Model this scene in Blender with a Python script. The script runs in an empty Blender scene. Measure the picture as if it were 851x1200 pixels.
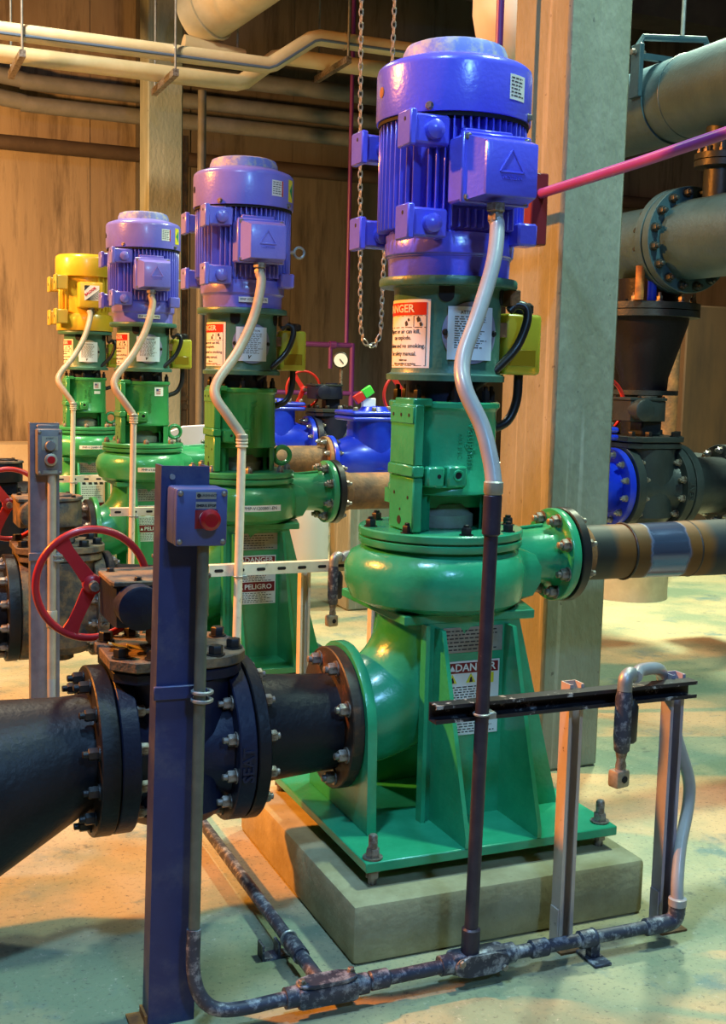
import bpy, bmesh, math, random
from mathutils import Vector, Matrix
R = math.radians
random.seed(4)
S = bpy.context.scene
COL = S.collection

# ------------------------------------------------------------------ camera
cam = bpy.data.cameras.new('camera')
cam.sensor_fit = 'VERTICAL'; cam.sensor_height = 36.0
cam.lens = 1381.43 / 1200 * 36.0
cam.clip_start = 0.05; cam.clip_end = 60
co = bpy.data.objects.new('camera', cam); COL.objects.link(co)
_r = Vector((0.92077, -0.38934, 0.02431)); _u = Vector((0.02265, 0.11557, 0.99304)); _f = Vector((0.38944, 0.91382, -0.11523))
mw = Matrix.Identity(4)
for i in range(3):
    mw[i][0] = _r[i]; mw[i][1] = _u[i]; mw[i][2] = -_f[i]
mw[0][3], mw[1][3], mw[2][3] = -1.51893, -2.9963, 1.44451
co.matrix_world = mw
S.camera = co

# ------------------------------------------------------------------ world, lamps, exposure
W = bpy.data.worlds.new('world'); S.world = W; W.use_nodes = True
W.node_tree.nodes['Background'].inputs[0].default_value = (0.5, 0.6, 0.75, 1)
W.node_tree.nodes['Background'].inputs[1].default_value = 0.02
S.view_settings.view_transform = 'Standard'; S.view_settings.look = 'None'
S.view_settings.gamma = 1; S.view_settings.exposure = 0.0
S.view_settings.use_curve_mapping = False

def lamp(name, loc, target, size, power, color, spread=180, shape='DISK'):
    l = bpy.data.lights.new(name, 'AREA'); l.shape = shape; l.size = size; l.energy = power; l.color = color
    l.spread = R(spread)
    o = bpy.data.objects.new(name, l); COL.objects.link(o)
    o.location = loc
    o.rotation_euler = (Vector(target) - Vector(loc)).to_track_quat('-Z', 'Y').to_euler()
    return o
# sodium floodlights on the left wall, high-bay lamps overhead, plus an added blue fill behind the camera
lamp('sodium_floodlight', (-5.2, 3.0, 4.6), (0, 0.6, 0.8), 0.30, 540, (1.0, 0.31, 0.035), 130)
lamp('sodium_floodlight', (-3.4, 5.4, 3.0), (-0.2, 9.0, 1.2), 0.35, 280, (1.0, 0.46, 0.13), 120)
lamp('high_bay_or_fill_lamp', (-1.7, -1.5, 5.6), (-0.9, -0.6, 0), 0.45, 85, (0.38, 0.68, 1.0), 120)
lamp('high_bay_or_fill_lamp', (1.7, -0.5, 5.6), (1.7, 0.4, 0), 0.5, 130, (0.66, 1.0, 0.80), 120)
lamp('high_bay_or_fill_lamp', (3.2, 3.0, 5.3), (2.9, 2.9, 0), 0.5, 270, (0.86, 1.0, 0.70), 110)
lamp('high_bay_or_fill_lamp', (-1.3, 4.8, 5.7), (-0.6, 4.9, 0), 0.45, 150, (1.0, 0.95, 0.72), 125)
lamp('high_bay_or_fill_lamp', (-0.6, -6.0, 4.9), (0.0, 0.0, 1.3), 0.6, 66, (0.26, 0.56, 1.0), 120)  # added fill light behind the camera, brightens the pump fronts

# ------------------------------------------------------------------ materials
MATS = {}
def mat(name, c, rough=0.5, metal=0.0, c2=None, scale=6.0, amt=0.5, bump=0.0, bscale=40.0, stretch=(1, 1, 1),
        lo=0.4, hi=0.65, spec=0.5, trans=0.0, coat=0.0, detail=5, c3=None, s3=30.0, lo3=0.6, hi3=0.75):
    if name in MATS: return MATS[name]
    m = bpy.data.materials.new(name); m.use_nodes = True; nt = m.node_tree; N = nt.nodes; L = nt.links
    b = N['Principled BSDF']
    b.inputs['Base Color'].default_value = (*c, 1); b.inputs['Roughness'].default_value = rough
    b.inputs['Metallic'].default_value = metal
    b.inputs['Specular IOR Level'].default_value = spec
    if trans: b.inputs['Transmission Weight'].default_value = trans
    if coat: b.inputs['Coat Weight'].default_value = coat; b.inputs['Coat Roughness'].default_value = 0.15
    if c2 or bump:
        tc = N.new('ShaderNodeTexCoord'); mp = N.new('ShaderNodeMapping'); L.new(tc.outputs['Object'], mp.inputs[0])
        mp.inputs['Scale'].default_value = stretch
    if c2:
        n = N.new('ShaderNodeTexNoise'); n.inputs['Scale'].default_value = scale; n.inputs['Detail'].default_value = detail
        n.inputs['Roughness'].default_value = 0.62
        L.new(mp.outputs[0], n.inputs['Vector'])
        rp = N.new('ShaderNodeValToRGB'); rp.color_ramp.elements[0].position = lo; rp.color_ramp.elements[1].position = hi
        rp.color_ramp.elements[0].color = (*c, 1); rp.color_ramp.elements[1].color = (*c2, 1)
        L.new(n.outputs['Fac'], rp.inputs[0]); out = rp.outputs[0]
        if c3:
            n3 = N.new('ShaderNodeTexNoise'); n3.inputs['Scale'].default_value = s3; n3.inputs['Detail'].default_value = 6
            n3.inputs['Roughness'].default_value = 0.7
            L.new(mp.outputs[0], n3.inputs['Vector'])
            r3 = N.new('ShaderNodeValToRGB'); r3.color_ramp.elements[0].position = lo3; r3.color_ramp.elements[1].position = hi3
            L.new(n3.outputs['Fac'], r3.inputs[0])
            mx = N.new('ShaderNodeMixRGB'); mx.inputs[2].default_value = (*c3, 1)
            L.new(r3.outputs[0], mx.inputs[0]); L.new(out, mx.inputs[1]); out = mx.outputs[0]
        L.new(out, b.inputs['Base Color'])
    if bump:
        n2 = N.new('ShaderNodeTexNoise'); n2.inputs['Scale'].default_value = bscale; n2.inputs['Detail'].default_value = 6
        L.new(mp.outputs[0], n2.inputs['Vector'])
        bp = N.new('ShaderNodeBump'); bp.inputs['Strength'].default_value = bump; bp.inputs['Distance'].default_value = 0.01
        L.new(n2.outputs['Fac'], bp.inputs['Height']); L.new(bp.outputs[0], b.inputs['Normal'])
    MATS[name] = m
    return m

GREEN = mat('green_paint', (0.022, 0.31, 0.15), 0.26, c2=(0.032, 0.37, 0.185), scale=9, bump=0.10, bscale=70, coat=0.25)
GREEN2 = mat('yellow_lit_green_paint', (0.03, 0.27, 0.06), 0.3, c2=(0.07, 0.33, 0.08), scale=6, bump=0.12, bscale=70, stretch=(4, 4, .5), coat=0.2, c3=(0.02, 0.10, 0.03), s3=9, lo3=.58, hi3=.78)  # second pump: yellow-lime light put into the green
BLUE = mat('blue_motor_paint', (0.11, 0.115, 0.82), 0.25, c2=(0.125, 0.13, 0.88), scale=8, bump=0.10, bscale=90, coat=0.3)
LILAC = mat('orange_lit_blue_motor_paint', (0.20, 0.19, 0.72), 0.28, c2=(0.23, 0.22, 0.78), scale=8, bump=0.10, bscale=90, coat=0.25)  # same motor blue with the lavender cast of the orange light put in
DUSTBLUE = mat('dusty_blue_paint', (0.20, 0.24, 0.62), 0.5, c2=(0.45, 0.44, 0.48), scale=30, lo=.45, hi=.6)
GOLD = mat('gold_motor_paint', (0.62, 0.40, 0.025), 0.3, c2=(0.68, 0.46, 0.04), scale=8, coat=0.2)
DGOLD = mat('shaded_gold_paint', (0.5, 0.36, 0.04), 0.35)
BLACKP = mat('black_pipe_coating', (0.006, 0.007, 0.012), 0.45, spec=.32, c2=(0.011, 0.012, 0.018), scale=7, bump=0.18, bscale=60)
NAVY = mat('dark_valve_coating', (0.007, 0.011, 0.036), 0.45, spec=.32, c2=(0.011, 0.016, 0.045), scale=7, bump=0.18, bscale=60, c3=(0.05, 0.042, 0.035), s3=7, lo3=.62, hi3=.8)
DUSTY = mat('dusty_brown_coating', (0.05, 0.05, 0.055), 0.7, c2=(0.24, 0.16, 0.085), scale=14, lo=.40, hi=.62, bump=0.3, bscale=90)
CHECKB = mat('bright_blue_valve_coating', (0.008, 0.03, 0.62), 0.3, c2=(0.012, 0.05, 0.72), scale=8, c3=(0.45, 0.5, 0.6), s3=9, lo3=.68, hi3=.78, coat=0.2)
DGREY = mat('dark_grey_valve_coating', (0.022, 0.032, 0.035), 0.42, c2=(0.035, 0.048, 0.052), scale=8, bump=0.18, bscale=60)
WALLP = mat('grey_wall_pipe_paint', (0.15, 0.165, 0.175), 0.5, c2=(0.20, 0.21, 0.22), scale=6)
GREYP = mat('grey_pipe_coating', (0.035, 0.085, 0.12), 0.45, c2=(0.05, 0.11, 0.145), scale=6, bump=0.22, bscale=60)
STEEL = mat('bare_steel', (0.50, 0.50, 0.48), 0.35, 0.85, c2=(0.36, 0.34, 0.31), scale=40)
BOLTM = mat('dirty_bolt_steel', (0.32, 0.29, 0.26), 0.45, 0.6, c2=(0.16, 0.12, 0.09), scale=50, lo=.45, hi=.6)
BLKBOLT = mat('black_bolt', (0.02, 0.02, 0.022), 0.4, 0.3)
RUST = mat('rusty_brown_steel', (0.13, 0.065, 0.03), 0.75, c2=(0.30, 0.13, 0.045), scale=12, bump=0.3, bscale=60)
GALV = mat('galvanized_steel', (0.36, 0.37, 0.37), 0.45, 0.5, c2=(0.26, 0.27, 0.27), scale=25)
BLUESTRUT = mat('shade_blue_galvanized_steel', (0.026, 0.038, 0.14), 0.5, 0.1, c2=(0.02, 0.03, 0.12), scale=14, c3=(0.13, 0.14, 0.19), s3=4, lo3=.5, hi3=.8)  # galvanised steel, blue tint of the shade put into its colour
GREYSTRUT = mat('grey_steel_channel', (0.20, 0.20, 0.24), 0.5, 0.3, c2=(0.14, 0.14, 0.18), scale=14)
CREAM = mat('cream_paint', (0.62, 0.55, 0.42), 0.55, c2=(0.70, 0.63, 0.50), scale=20, c3=(0.32, 0.26, 0.2), s3=30, lo3=.6, hi3=.72)
CREAMPIPE = mat('cream_pipe_paint', (0.60, 0.52, 0.33), 0.5, c2=(0.66, 0.58, 0.40), scale=8)
BLKSTRUT = mat('chipped_black_channel', (0.018, 0.018, 0.024), 0.45, 0.2, c2=(0.022, 0.022, 0.03), scale=10, c3=(0.45, 0.45, 0.46), s3=22, lo3=.58, hi3=.64)
CONDUIT = mat('worn_dark_conduit', (0.04, 0.045, 0.075), 0.5, 0.3, c2=(0.06, 0.065, 0.10), scale=14, c3=(0.34, 0.36, 0.42), s3=34, lo3=.50, hi3=.66, bump=.2)
VCOND = mat('dark_purple_conduit', (0.026, 0.022, 0.045), 0.42, 0.25, c2=(0.04, 0.035, 0.06), scale=20, c3=(0.20, 0.17, 0.16), s3=60, lo3=.66, hi3=.8)
FLEX = mat('grey_flexible_conduit', (0.29, 0.30, 0.33), 0.32, 0.0, c2=(0.34, 0.35, 0.37), scale=12, coat=.3)
FLEXB = mat('tan_flexible_conduit', (0.34, 0.27, 0.20), 0.45, c2=(0.42, 0.34, 0.26), scale=12)
RUBBER = mat('black_rubber', (0.014, 0.014, 0.016), 0.35)
RED = mat('red_wheel_paint', (0.40, 0.012, 0.02), 0.35, c2=(0.46, 0.018, 0.025), scale=10, coat=.2)
RED2 = mat('bright_red_wheel_paint', (0.62, 0.03, 0.02), 0.35)
BUTTON = mat('red_button_plastic', (0.33, 0.006, 0.012), 0.3, coat=.3)
BOXBLUE = mat('blue_grey_enclosure', (0.055, 0.078, 0.24), 0.42, c2=(0.065, 0.09, 0.27), scale=20)
BOXTOP = mat('grey_enclosure', (0.13, 0.13, 0.15), 0.45, c2=(0.16, 0.16, 0.18), scale=20)
WHITE = mat('white_label', (0.80, 0.80, 0.76), 0.5)
PALE = mat('pale_blue_label', (0.62, 0.74, 0.86), 0.45)
REDL = mat('red_label_ink', (0.55, 0.012, 0.01), 0.5)
MAROON = mat('dark_red_label_ink', (0.20, 0.006, 0.012), 0.5)
INK = mat('black_ink', (0.02, 0.02, 0.025), 0.6)
YEL = mat('yellow_label_ink', (0.75, 0.68, 0.04), 0.5)
PLATE = mat('aluminium_nameplate', (0.34, 0.35, 0.31), 0.45, 0.3, c2=(0.26, 0.25, 0.20), scale=20)
OILJ = mat('yellow_translucent_plastic', (0.72, 0.70, 0.06), 0.3, c2=(0.62, 0.62, 0.05), scale=8, trans=0.45)
OIL = mat('amber_oil', (0.30, 0.20, 0.01), 0.3)
RUSTBLK = mat('rust_edged_black_steel', (0.02, 0.014, 0.012), 0.5, c2=(0.035, 0.022, 0.016), scale=10, c3=(0.16, 0.06, 0.02), s3=11, lo3=.52, hi3=.72, bump=.2)
PURPLE = mat('purple_pipe_paint', (0.16, 0.03, 0.22), 0.4)
MAGENTA = mat('magenta_pipe_paint', (0.30, 0.045, 0.30), 0.35, c2=(0.34, 0.06, 0.33), scale=8)
DARKHOLE = mat('dark_opening', (0.004, 0.004, 0.006), 0.8)
WHITEP = mat('white_pipe_covering', (0.72, 0.72, 0.68), 0.5)
SHEET = mat('pale_lilac_sheet', (0.60, 0.60, 0.72), 0.6)
ORANGEP = mat('orange_rust_patch', (0.5, 0.20, 0.04), 0.7, c2=(0.2, 0.08, 0.03), scale=18)
def column_mat():
    m = mat('column_concrete', (0.205, 0.225, 0.165), 0.6, c2=(0.26, 0.28, 0.215), scale=3, bump=.45, bscale=22, stretch=(2, 2, .9), c3=(0.17, 0.175, 0.135), s3=22, lo3=.60, hi3=.85)
    nt = m.node_tree; N = nt.nodes; L = nt.links; b = N['Principled BSDF']; src = b.inputs['Base Color'].links[0].from_socket
    tc = N.new('ShaderNodeTexCoord')
    for sc, nz, lo, hi, c, f in (((16, 16, .35), 1.6, .60, .68, (0.36, 0.38, 0.31), .7), ((1, 1, 1), 34, .68, .74, (0.09, 0.09, 0.07), .8)):
        mp = N.new('ShaderNodeMapping'); mp.inputs['Scale'].default_value = sc; L.new(tc.outputs['Object'], mp.inputs[0])
        n = N.new('ShaderNodeTexNoise'); n.inputs['Scale'].default_value = nz; n.inputs['Detail'].default_value = 4; L.new(mp.outputs[0], n.inputs['Vector'])
        r = N.new('ShaderNodeValToRGB'); r.color_ramp.elements[0].position = lo; r.color_ramp.elements[1].position = hi; r.color_ramp.elements[1].color = (f, f, f, 1)
        L.new(n.outputs['Fac'], r.inputs[0])
        x = N.new('ShaderNodeMixRGB'); x.inputs[2].default_value = (*c, 1); L.new(r.outputs[0], x.inputs[0]); L.new(src, x.inputs[1]); src = x.outputs[0]
    L.new(src, b.inputs['Base Color'])
    return m
COLM = column_mat()
PADM = mat('pad_concrete', (0.31, 0.265, 0.14), 0.75, c2=(0.43, 0.38, 0.22), scale=7, bump=.35, bscale=35, c3=(0.10, 0.09, 0.06), s3=26, lo3=.66, hi3=.74)

def wall_mat(name, c, c2, c3):
    m = mat(name, c, 0.85, c2=c2, scale=1.7, stretch=(2.2, 2.2, .25), lo=.35, hi=.68, bump=.5, bscale=7, c3=c3, s3=3.2, lo3=.5, hi3=.72)
    return m
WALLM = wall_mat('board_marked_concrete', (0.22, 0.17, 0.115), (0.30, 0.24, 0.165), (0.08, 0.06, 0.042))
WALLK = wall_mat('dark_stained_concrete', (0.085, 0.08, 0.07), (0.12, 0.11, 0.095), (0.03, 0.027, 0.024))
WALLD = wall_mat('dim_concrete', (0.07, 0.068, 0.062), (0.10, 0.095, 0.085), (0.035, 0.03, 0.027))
CEILM = mat('ceiling_concrete', (0.04, 0.045, 0.055), 0.9, c2=(0.06, 0.065, 0.07), scale=3)

def floor_mat():
    m = bpy.data.materials.new('worn_painted_concrete_floor'); m.use_nodes = True; nt = m.node_tree; N = nt.nodes; L = nt.links
    b = N['Principled BSDF']; b.inputs['Roughness'].default_value = 0.62
    tc = N.new('ShaderNodeTexCoord')
    def noise(s, d=6, r=.6):
        n = N.new('ShaderNodeTexNoise'); n.inputs['Scale'].default_value = s; n.inputs['Detail'].default_value = d
        n.inputs['Roughness'].default_value = r; L.new(tc.outputs['Object'], n.inputs['Vector']); return n
    def ramp(src, a, bb, ca=(0, 0, 0), cb=(1, 1, 1)):
        r = N.new('ShaderNodeValToRGB'); r.color_ramp.elements[0].position = a; r.color_ramp.elements[1].position = bb
        r.color_ramp.elements[0].color = (*ca, 1); r.color_ramp.elements[1].color = (*cb, 1)
        L.new(src, r.inputs[0]); return r
    def mix(fac, a, c):
        x = N.new('ShaderNodeMixRGB'); L.new(fac, x.inputs[0]); L.new(a, x.inputs[1]); x.inputs[2].default_value = (*c, 1); return x
    base = ramp(noise(1.3).outputs['Fac'], .42, .58, (0.20, 0.25, 0.165), (0.44, 0.37, 0.215))
    x = mix(ramp(noise(3.1, 8, .7).outputs['Fac'], .56, .66).outputs[0], base.outputs[0], (0.155, 0.215, 0.19))
    x = mix(ramp(noise(24, 8, .75).outputs['Fac'], .60, .72).outputs[0], x.outputs[0], (0.40, 0.38, 0.30))
    x = mix(ramp(noise(75, 6, .7).outputs['Fac'], .56, .68).outputs[0], x.outputs[0], (0.11, 0.115, 0.09))
    x = mix(ramp(noise(45, 9, .8).outputs['Fac'], .58, .66).outputs[0], x.outputs[0], (0.44, 0.42, 0.33))
    x = mix(ramp(noise(9, 8, .75).outputs['Fac'], .60, .72).outputs[0], x.outputs[0], (0.085, 0.085, 0.07))
    L.new(x.outputs[0], b.inputs['Base Color'])
    bp = N.new('ShaderNodeBump'); bp.inputs['Strength'].default_value = .25; bp.inputs['Distance'].default_value = .01
    L.new(noise(30, 8).outputs['Fac'], bp.inputs['Height']); L.new(bp.outputs[0], b.inputs['Normal'])
    return m
FLOORM = floor_mat()

def banded_pipe_mat():
    """steel spool: dark mill steel with rusty bands at the welds and a polished band, along object X"""
    m = bpy.data.materials.new('weld_banded_steel_pipe'); m.use_nodes = True; nt = m.node_tree; N = nt.nodes; L = nt.links
    b = N['Principled BSDF']
    tc = N.new('ShaderNodeTexCoord'); sx = N.new('ShaderNodeSeparateXYZ'); L.new(tc.outputs['Object'], sx.inputs[0])
    n = N.new('ShaderNodeTexNoise'); n.inputs['Scale'].default_value = 14; n.inputs['Detail'].default_value = 6; L.new(tc.outputs['Object'], n.inputs['Vector'])
    mul = N.new('ShaderNodeMath'); mul.operation = 'MULTIPLY_ADD'; L.new(n.outputs['Fac'], mul.inputs[0]); mul.inputs[1].default_value = .05; L.new(sx.outputs[0], mul.inputs[2])
    mr = N.new('ShaderNodeMapRange'); mr.inputs[1].default_value = .40; mr.inputs[2].default_value = 1.30; L.new(mul.outputs[0], mr.inputs[0])
    cr = N.new('ShaderNodeValToRGB'); cr.color_ramp.interpolation = 'LINEAR'
    rust = (0.125, 0.045, 0.004); dk = (0.014, 0.016, 0.015); steel = (0.15, 0.21, 0.38)
    stops = [(0, rust), (.16, rust), (.20, dk), (.265, dk), (.30, rust), (.42, (0.09, 0.034, 0.004)), (.432, steel), (.58, steel), (.592, rust), (.67, rust), (.71, (0.014, 0.018, 0.025)), (1, dk)]
    e = cr.color_ramp.elements; e[0].position, e[0].color = 0, (*stops[0][1], 1); e[1].position, e[1].color = 1, (*stops[-1][1], 1)
    for p, c in stops[1:-1]:
        k = e.new(p); k.color = (*c, 1)
    L.new(mr.outputs[0], cr.inputs[0]); L.new(cr.outputs[0], b.inputs['Base Color'])
    sh = N.new('ShaderNodeValToRGB'); e = sh.color_ramp.elements; e[0].position = .42; e[0].color = (.55, .55, .55, 1); e[1].position = .435; e[1].color = (.16, .16, .16, 1)
    k = e.new(.58); k.color = (.16, .16, .16, 1); k = e.new(.595); k.color = (.6, .6, .6, 1)
    L.new(mr.outputs[0], sh.inputs[0]); L.new(sh.outputs[0], b.inputs['Roughness'])
    me = N.new('ShaderNodeValToRGB'); e = me.color_ramp.elements; e[0].position = .42; e[0].color = (.0, .0, .0, 1); e[1].position = .435; e[1].color = (.8, .8, .8, 1)
    k = e.new(.58); k.color = (.8, .8, .8, 1); k = e.new(.592); k.color = (.0, .0, .0, 1)
    L.new(mr.outputs[0], me.inputs[0]); L.new(me.outputs[0], b.inputs['Metallic'])
    return m
BANDED = banded_pipe_mat()

# ------------------------------------------------------------------ mesh builder
def T(x, y=0, z=0): return Matrix.Translation(Vector((x, y, z)))
def frame(o, z, x=None):
    z = Vector(z).normalized()
    if x is None: x = Vector((0, 0, 1)) if abs(z.z) < .9 else Vector((1, 0, 0))
    x = Vector(x); x = (x - z * x.dot(z)).normalized(); y = z.cross(x)
    m = Matrix.Identity(4)
    for i in range(3): m[i][0], m[i][1], m[i][2], m[i][3] = x[i], y[i], z[i], o[i]
    return m
RX = Matrix.Rotation

def spline(pts, n=6):
    P = [Vector(p) for p in pts]
    if len(P) < 3: return P
    out = []
    for i in range(len(P) - 1):
        p0 = P[i - 1] if i else P[0] * 2 - P[1]; p1 = P[i]; p2 = P[i + 1]; p3 = P[i + 2] if i + 2 < len(P) else P[-1] * 2 - P[-2]
        for k in range(n):
            t = k / n
            out.append(.5 * ((2 * p1) + (p2 - p0) * t + (2 * p0 - 5 * p1 + 4 * p2 - p3) * t * t + (3 * p1 - p0 - 3 * p2 + p3) * t ** 3))
    out.append(P[-1]); return out

class B:
    def __init__(s): s.bm = bmesh.new()
    def _faces(s, rings, closed_u=True, cap=True, closed_v=False):
        bm = s.bm; n = len(rings[0])
        seq = list(zip(rings[:-1], rings[1:]))
        if closed_v: seq.append((rings[-1], rings[0]))
        for a, b in seq:
            for i in range(n if closed_u else n - 1):
                j = (i + 1) % n
                f = [a[i], a[j], b[j], b[i]]; g = []
                for v in f:
                    if v not in g: g.append(v)
                if len(g) > 2:
                    try: bm.faces.new(g)
                    except ValueError: pass
        if cap and not closed_v:
            if len(set(rings[0])) > 2: bm.faces.new(list(reversed(rings[0])))
            if len(set(rings[-1])) > 2: bm.faces.new(rings[-1])
    def lathe(s, prof, M=None, n=32, cap=True, a0=0, a1=360):
        M = M or Matrix.Identity(4); full = abs(a1 - a0) >= 360
        cnt = n if full else n + 1; rings = []
        for r, z in prof:
            if r < 1e-6:
                v = s.bm.verts.new(M @ Vector((0, 0, z))); rings.append([v] * cnt)
            else:
                rings.append([s.bm.verts.new(M @ Vector((r * math.cos(R(a0 + (a1 - a0) * i / n)), r * math.sin(R(a0 + (a1 - a0) * i / n)), z))) for i in range(cnt)])
        s._faces(rings, closed_u=full, cap=cap and full); return s
    def cyl(s, p0, p1, r0, r1=None, n=20, cap=True):
        p0 = Vector(p0); p1 = Vector(p1); M = frame(p0, p1 - p0); h = (p1 - p0).length
        return s.lathe([(r0, 0), (r0 if r1 is None else r1, h)], M, n, cap)
    def tube(s, pts, r, n=12, cap=True, closed=False):
        P = [Vector(p) for p in pts]; m = len(P); rings = []; prev = None
        for i, p in enumerate(P):
            if closed: t = P[(i + 1) % m] - P[i - 1]
            else: t = P[min(i + 1, m - 1)] - P[max(i - 1, 0)]
            t.normalize()
            if prev is None: x = Vector((0, 0, 1)) if abs(t.z) < .9 else Vector((1, 0, 0))
            else: x = prev
            x = (x - t * x.dot(t)).normalized(); prev = x; y = t.cross(x)
            rr = r[i] if isinstance(r, (list, tuple)) else r
            rings.append([s.bm.verts.new(p + (x * math.cos(2 * math.pi * k / n) + y * math.sin(2 * math.pi * k / n)) * rr) for k in range(n)])
        s._faces(rings, cap=cap, closed_v=closed); return s
    def box(s, x0, x1, y0, y1, z0, z1, bev=0.0, M=None, seg=1):
        M = M or Matrix.Identity(4)
        v = [s.bm.verts.new(M @ Vector(p)) for p in ((x0, y0, z0), (x1, y0, z0), (x1, y1, z0), (x0, y1, z0), (x0, y0, z1), (x1, y0, z1), (x1, y1, z1), (x0, y1, z1))]
        fs = [s.bm.faces.new([v[i] for i in q]) for q in ((0, 3, 2, 1), (4, 5, 6, 7), (0, 1, 5, 4), (1, 2, 6, 5), (2, 3, 7, 6), (3, 0, 4, 7))]
        if bev:
            es = {e for f in fs for e in f.edges}
            bmesh.ops.bevel(s.bm, geom=list(es), offset=bev, segments=seg, affect='EDGES', profile=.5, clamp_overlap=True)
        return s
    def prism(s, poly, t, M=None, bev=0.0):
        """polygon in local XY, extruded along local +Z by t"""
        M = M or Matrix.Identity(4)
        a = [s.bm.verts.new(M @ Vector((x, y, 0))) for x, y in poly]; b = [s.bm.verts.new(M @ Vector((x, y, t))) for x, y in poly]
        n = len(poly); fs = [s.bm.faces.new(list(reversed(a))), s.bm.faces.new(b)]
        for i in range(n): fs.append(s.bm.faces.new([a[i], a[(i + 1) % n], b[(i + 1) % n], b[i]]))
        if bev:
            es = set(fs[0].edges) | set(fs[1].edges)
            bmesh.ops.bevel(s.bm, geom=list(es), offset=bev, segments=1, affect='EDGES', profile=.5, clamp_overlap=True)
        return s
    def torus(s, Rr, r, M=None, nR=40, nr=10, sy=1.0):
        M = M or Matrix.Identity(4)
        pts = [M @ Vector((Rr * math.cos(2 * math.pi * i / nR), sy * Rr * math.sin(2 * math.pi * i / nR), 0)) for i in range(nR)]
        return s.tube(pts, r, nr, closed=True)
    def sphere(s, c, r, n=14, sz=1.0):
        prof = [(r * math.sin(math.pi * i / 8), -r * sz * math.cos(math.pi * i / 8)) for i in range(9)]
        prof[0] = (0, prof[0][1]); prof[-1] = (0, prof[-1][1])
        return s.lathe(prof, T(*c), n)
    def hexn(s, r, h, M=None, z=0.0):
        return s.lathe([(r * .98, z), (r, z + h * .1), (r, z + h * .85), (r * .85, z + h)], M, 6)
    def patch(s, Rr, a0, a1, z0, z1, t=.002, n=10, c=(0, 0)):
        """thin plate bent round a vertical cylinder"""
        ri = []
        for i in range(n + 1):
            a = R(a0 + (a1 - a0) * i / n); ca, sa = math.cos(a), math.sin(a)
            ri.append([s.bm.verts.new((c[0] + q * ca, c[1] + q * sa, z)) for q, z in ((Rr, z0), (Rr + t, z0), (Rr + t, z1), (Rr, z1))])
        s._faces(ri); return s
    def text(s, txt, size, M=None, ex=.0004, align='CENTER', wrap=None, sx=1.0, bold=0.0, shear=0.0):
        cu = bpy.data.curves.new('t', 'FONT'); cu.body = txt; cu.size = size; cu.extrude = ex; cu.align_x = align; cu.align_y = 'CENTER'
        cu.resolution_u = 2; cu.offset = bold; cu.shear = shear
        ob = bpy.data.objects.new('t', cu); COL.objects.link(ob)
        dg = bpy.context.evaluated_depsgraph_get(); me = bpy.data.meshes.new_from_object(ob.evaluated_get(dg))
        vs = []
        for v in me.vertices:
            x, y, z = v.co; x *= sx
            if wrap:
                rad, ang, zz = wrap; a = R(ang) + x / rad
                vs.append(s.bm.verts.new(((rad + z + ex) * math.cos(a), (rad + z + ex) * math.sin(a), zz + y)))
            else: vs.append(s.bm.verts.new((M or Matrix.Identity(4)) @ Vector((x, y, z + ex))))
        for p in me.polygons:
            try: s.bm.faces.new([vs[i] for i in p.vertices])
            except ValueError: pass
        bpy.data.objects.remove(ob); bpy.data.curves.remove(cu); bpy.data.meshes.remove(me)
        return s
    def mesh(s, name, m, smooth=40):
        bmesh.ops.recalc_face_normals(s.bm, faces=s.bm.faces[:])
        me = bpy.data.meshes.new(name); s.bm.to_mesh(me); s.bm.free()
        me.materials.append(m)
        if smooth:
            me.shade_smooth(); me.set_sharp_from_angle(angle=R(smooth))
        return me

BASE = {}; CACHE = {}
def thing(name, label, cat, base, shift=(0, 0, 0), group=None, rot=None):
    o = bpy.data.objects.new(name, None); COL.objects.link(o); o.empty_display_size = .05
    o.location = Vector(base) + Vector(shift); BASE[o.name] = Vector(base)
    if rot: o.rotation_euler = rot
    o['label'] = label; o['category'] = cat
    if group: o['group'] = group
    return o
def part(name, par, m, fn, key=None, M=None, kind=None, label=None, smooth=40):
    """one mesh object; fn(b) fills the builder; meshes with the same key are shared"""
    k = (key or None, m.name)
    if key and k in CACHE: me = CACHE[k]
    else:
        b = B(); fn(b); me = b.mesh(name, m, smooth)
        if key: CACHE[k] = me
    o = bpy.data.objects.new(name, me); COL.objects.link(o)
    mt = M or Matrix.Identity(4)
    if par:
        o.parent = par
        if par.type == 'EMPTY': mt = Matrix.Translation(-BASE[par.name]) @ mt
    o.matrix_local = mt
    if kind: o['kind'] = kind
    if label: o['label'] = label
    return o
def single(name, label, cat, m, fn, group=None, kind=None, loc=(0, 0, 0), key=None, smooth=40):
    o = part(name, None, m, fn, key=key, M=T(*loc), smooth=smooth)
    if kind: o['kind'] = kind
    if kind != 'structure':
        o['label'] = label; o['category'] = cat
    if group: o['group'] = group
    return o
def struct(name, m, fn):
    return single(name, None, None, m, fn, kind='structure')

def hexbolt(r, h, stud=0.0):
    def f(b):
        b.lathe([(r * 1.25, 0), (r * 1.25, h * .18)], None, 16)
        b.hexn(r, h, None, h * .18)
        if stud: b.lathe([(r * .55, h), (r * .55, h * 1.18 + stud), (r * .4, h * 1.25 + stud)], None, 10)
    return f
def ring_bolts(name, par, m, c, axis, pr, n, key, fn, a0=0.0, xref=None):
    for i in range(n):
        a = R(a0 + 360 * i / n)
        F = frame(c, axis, xref)
        p = F @ Vector((pr * math.cos(a), pr * math.sin(a), 0))
        part(name, par, m, fn, key=key, M=frame(p, axis, xref))

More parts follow.
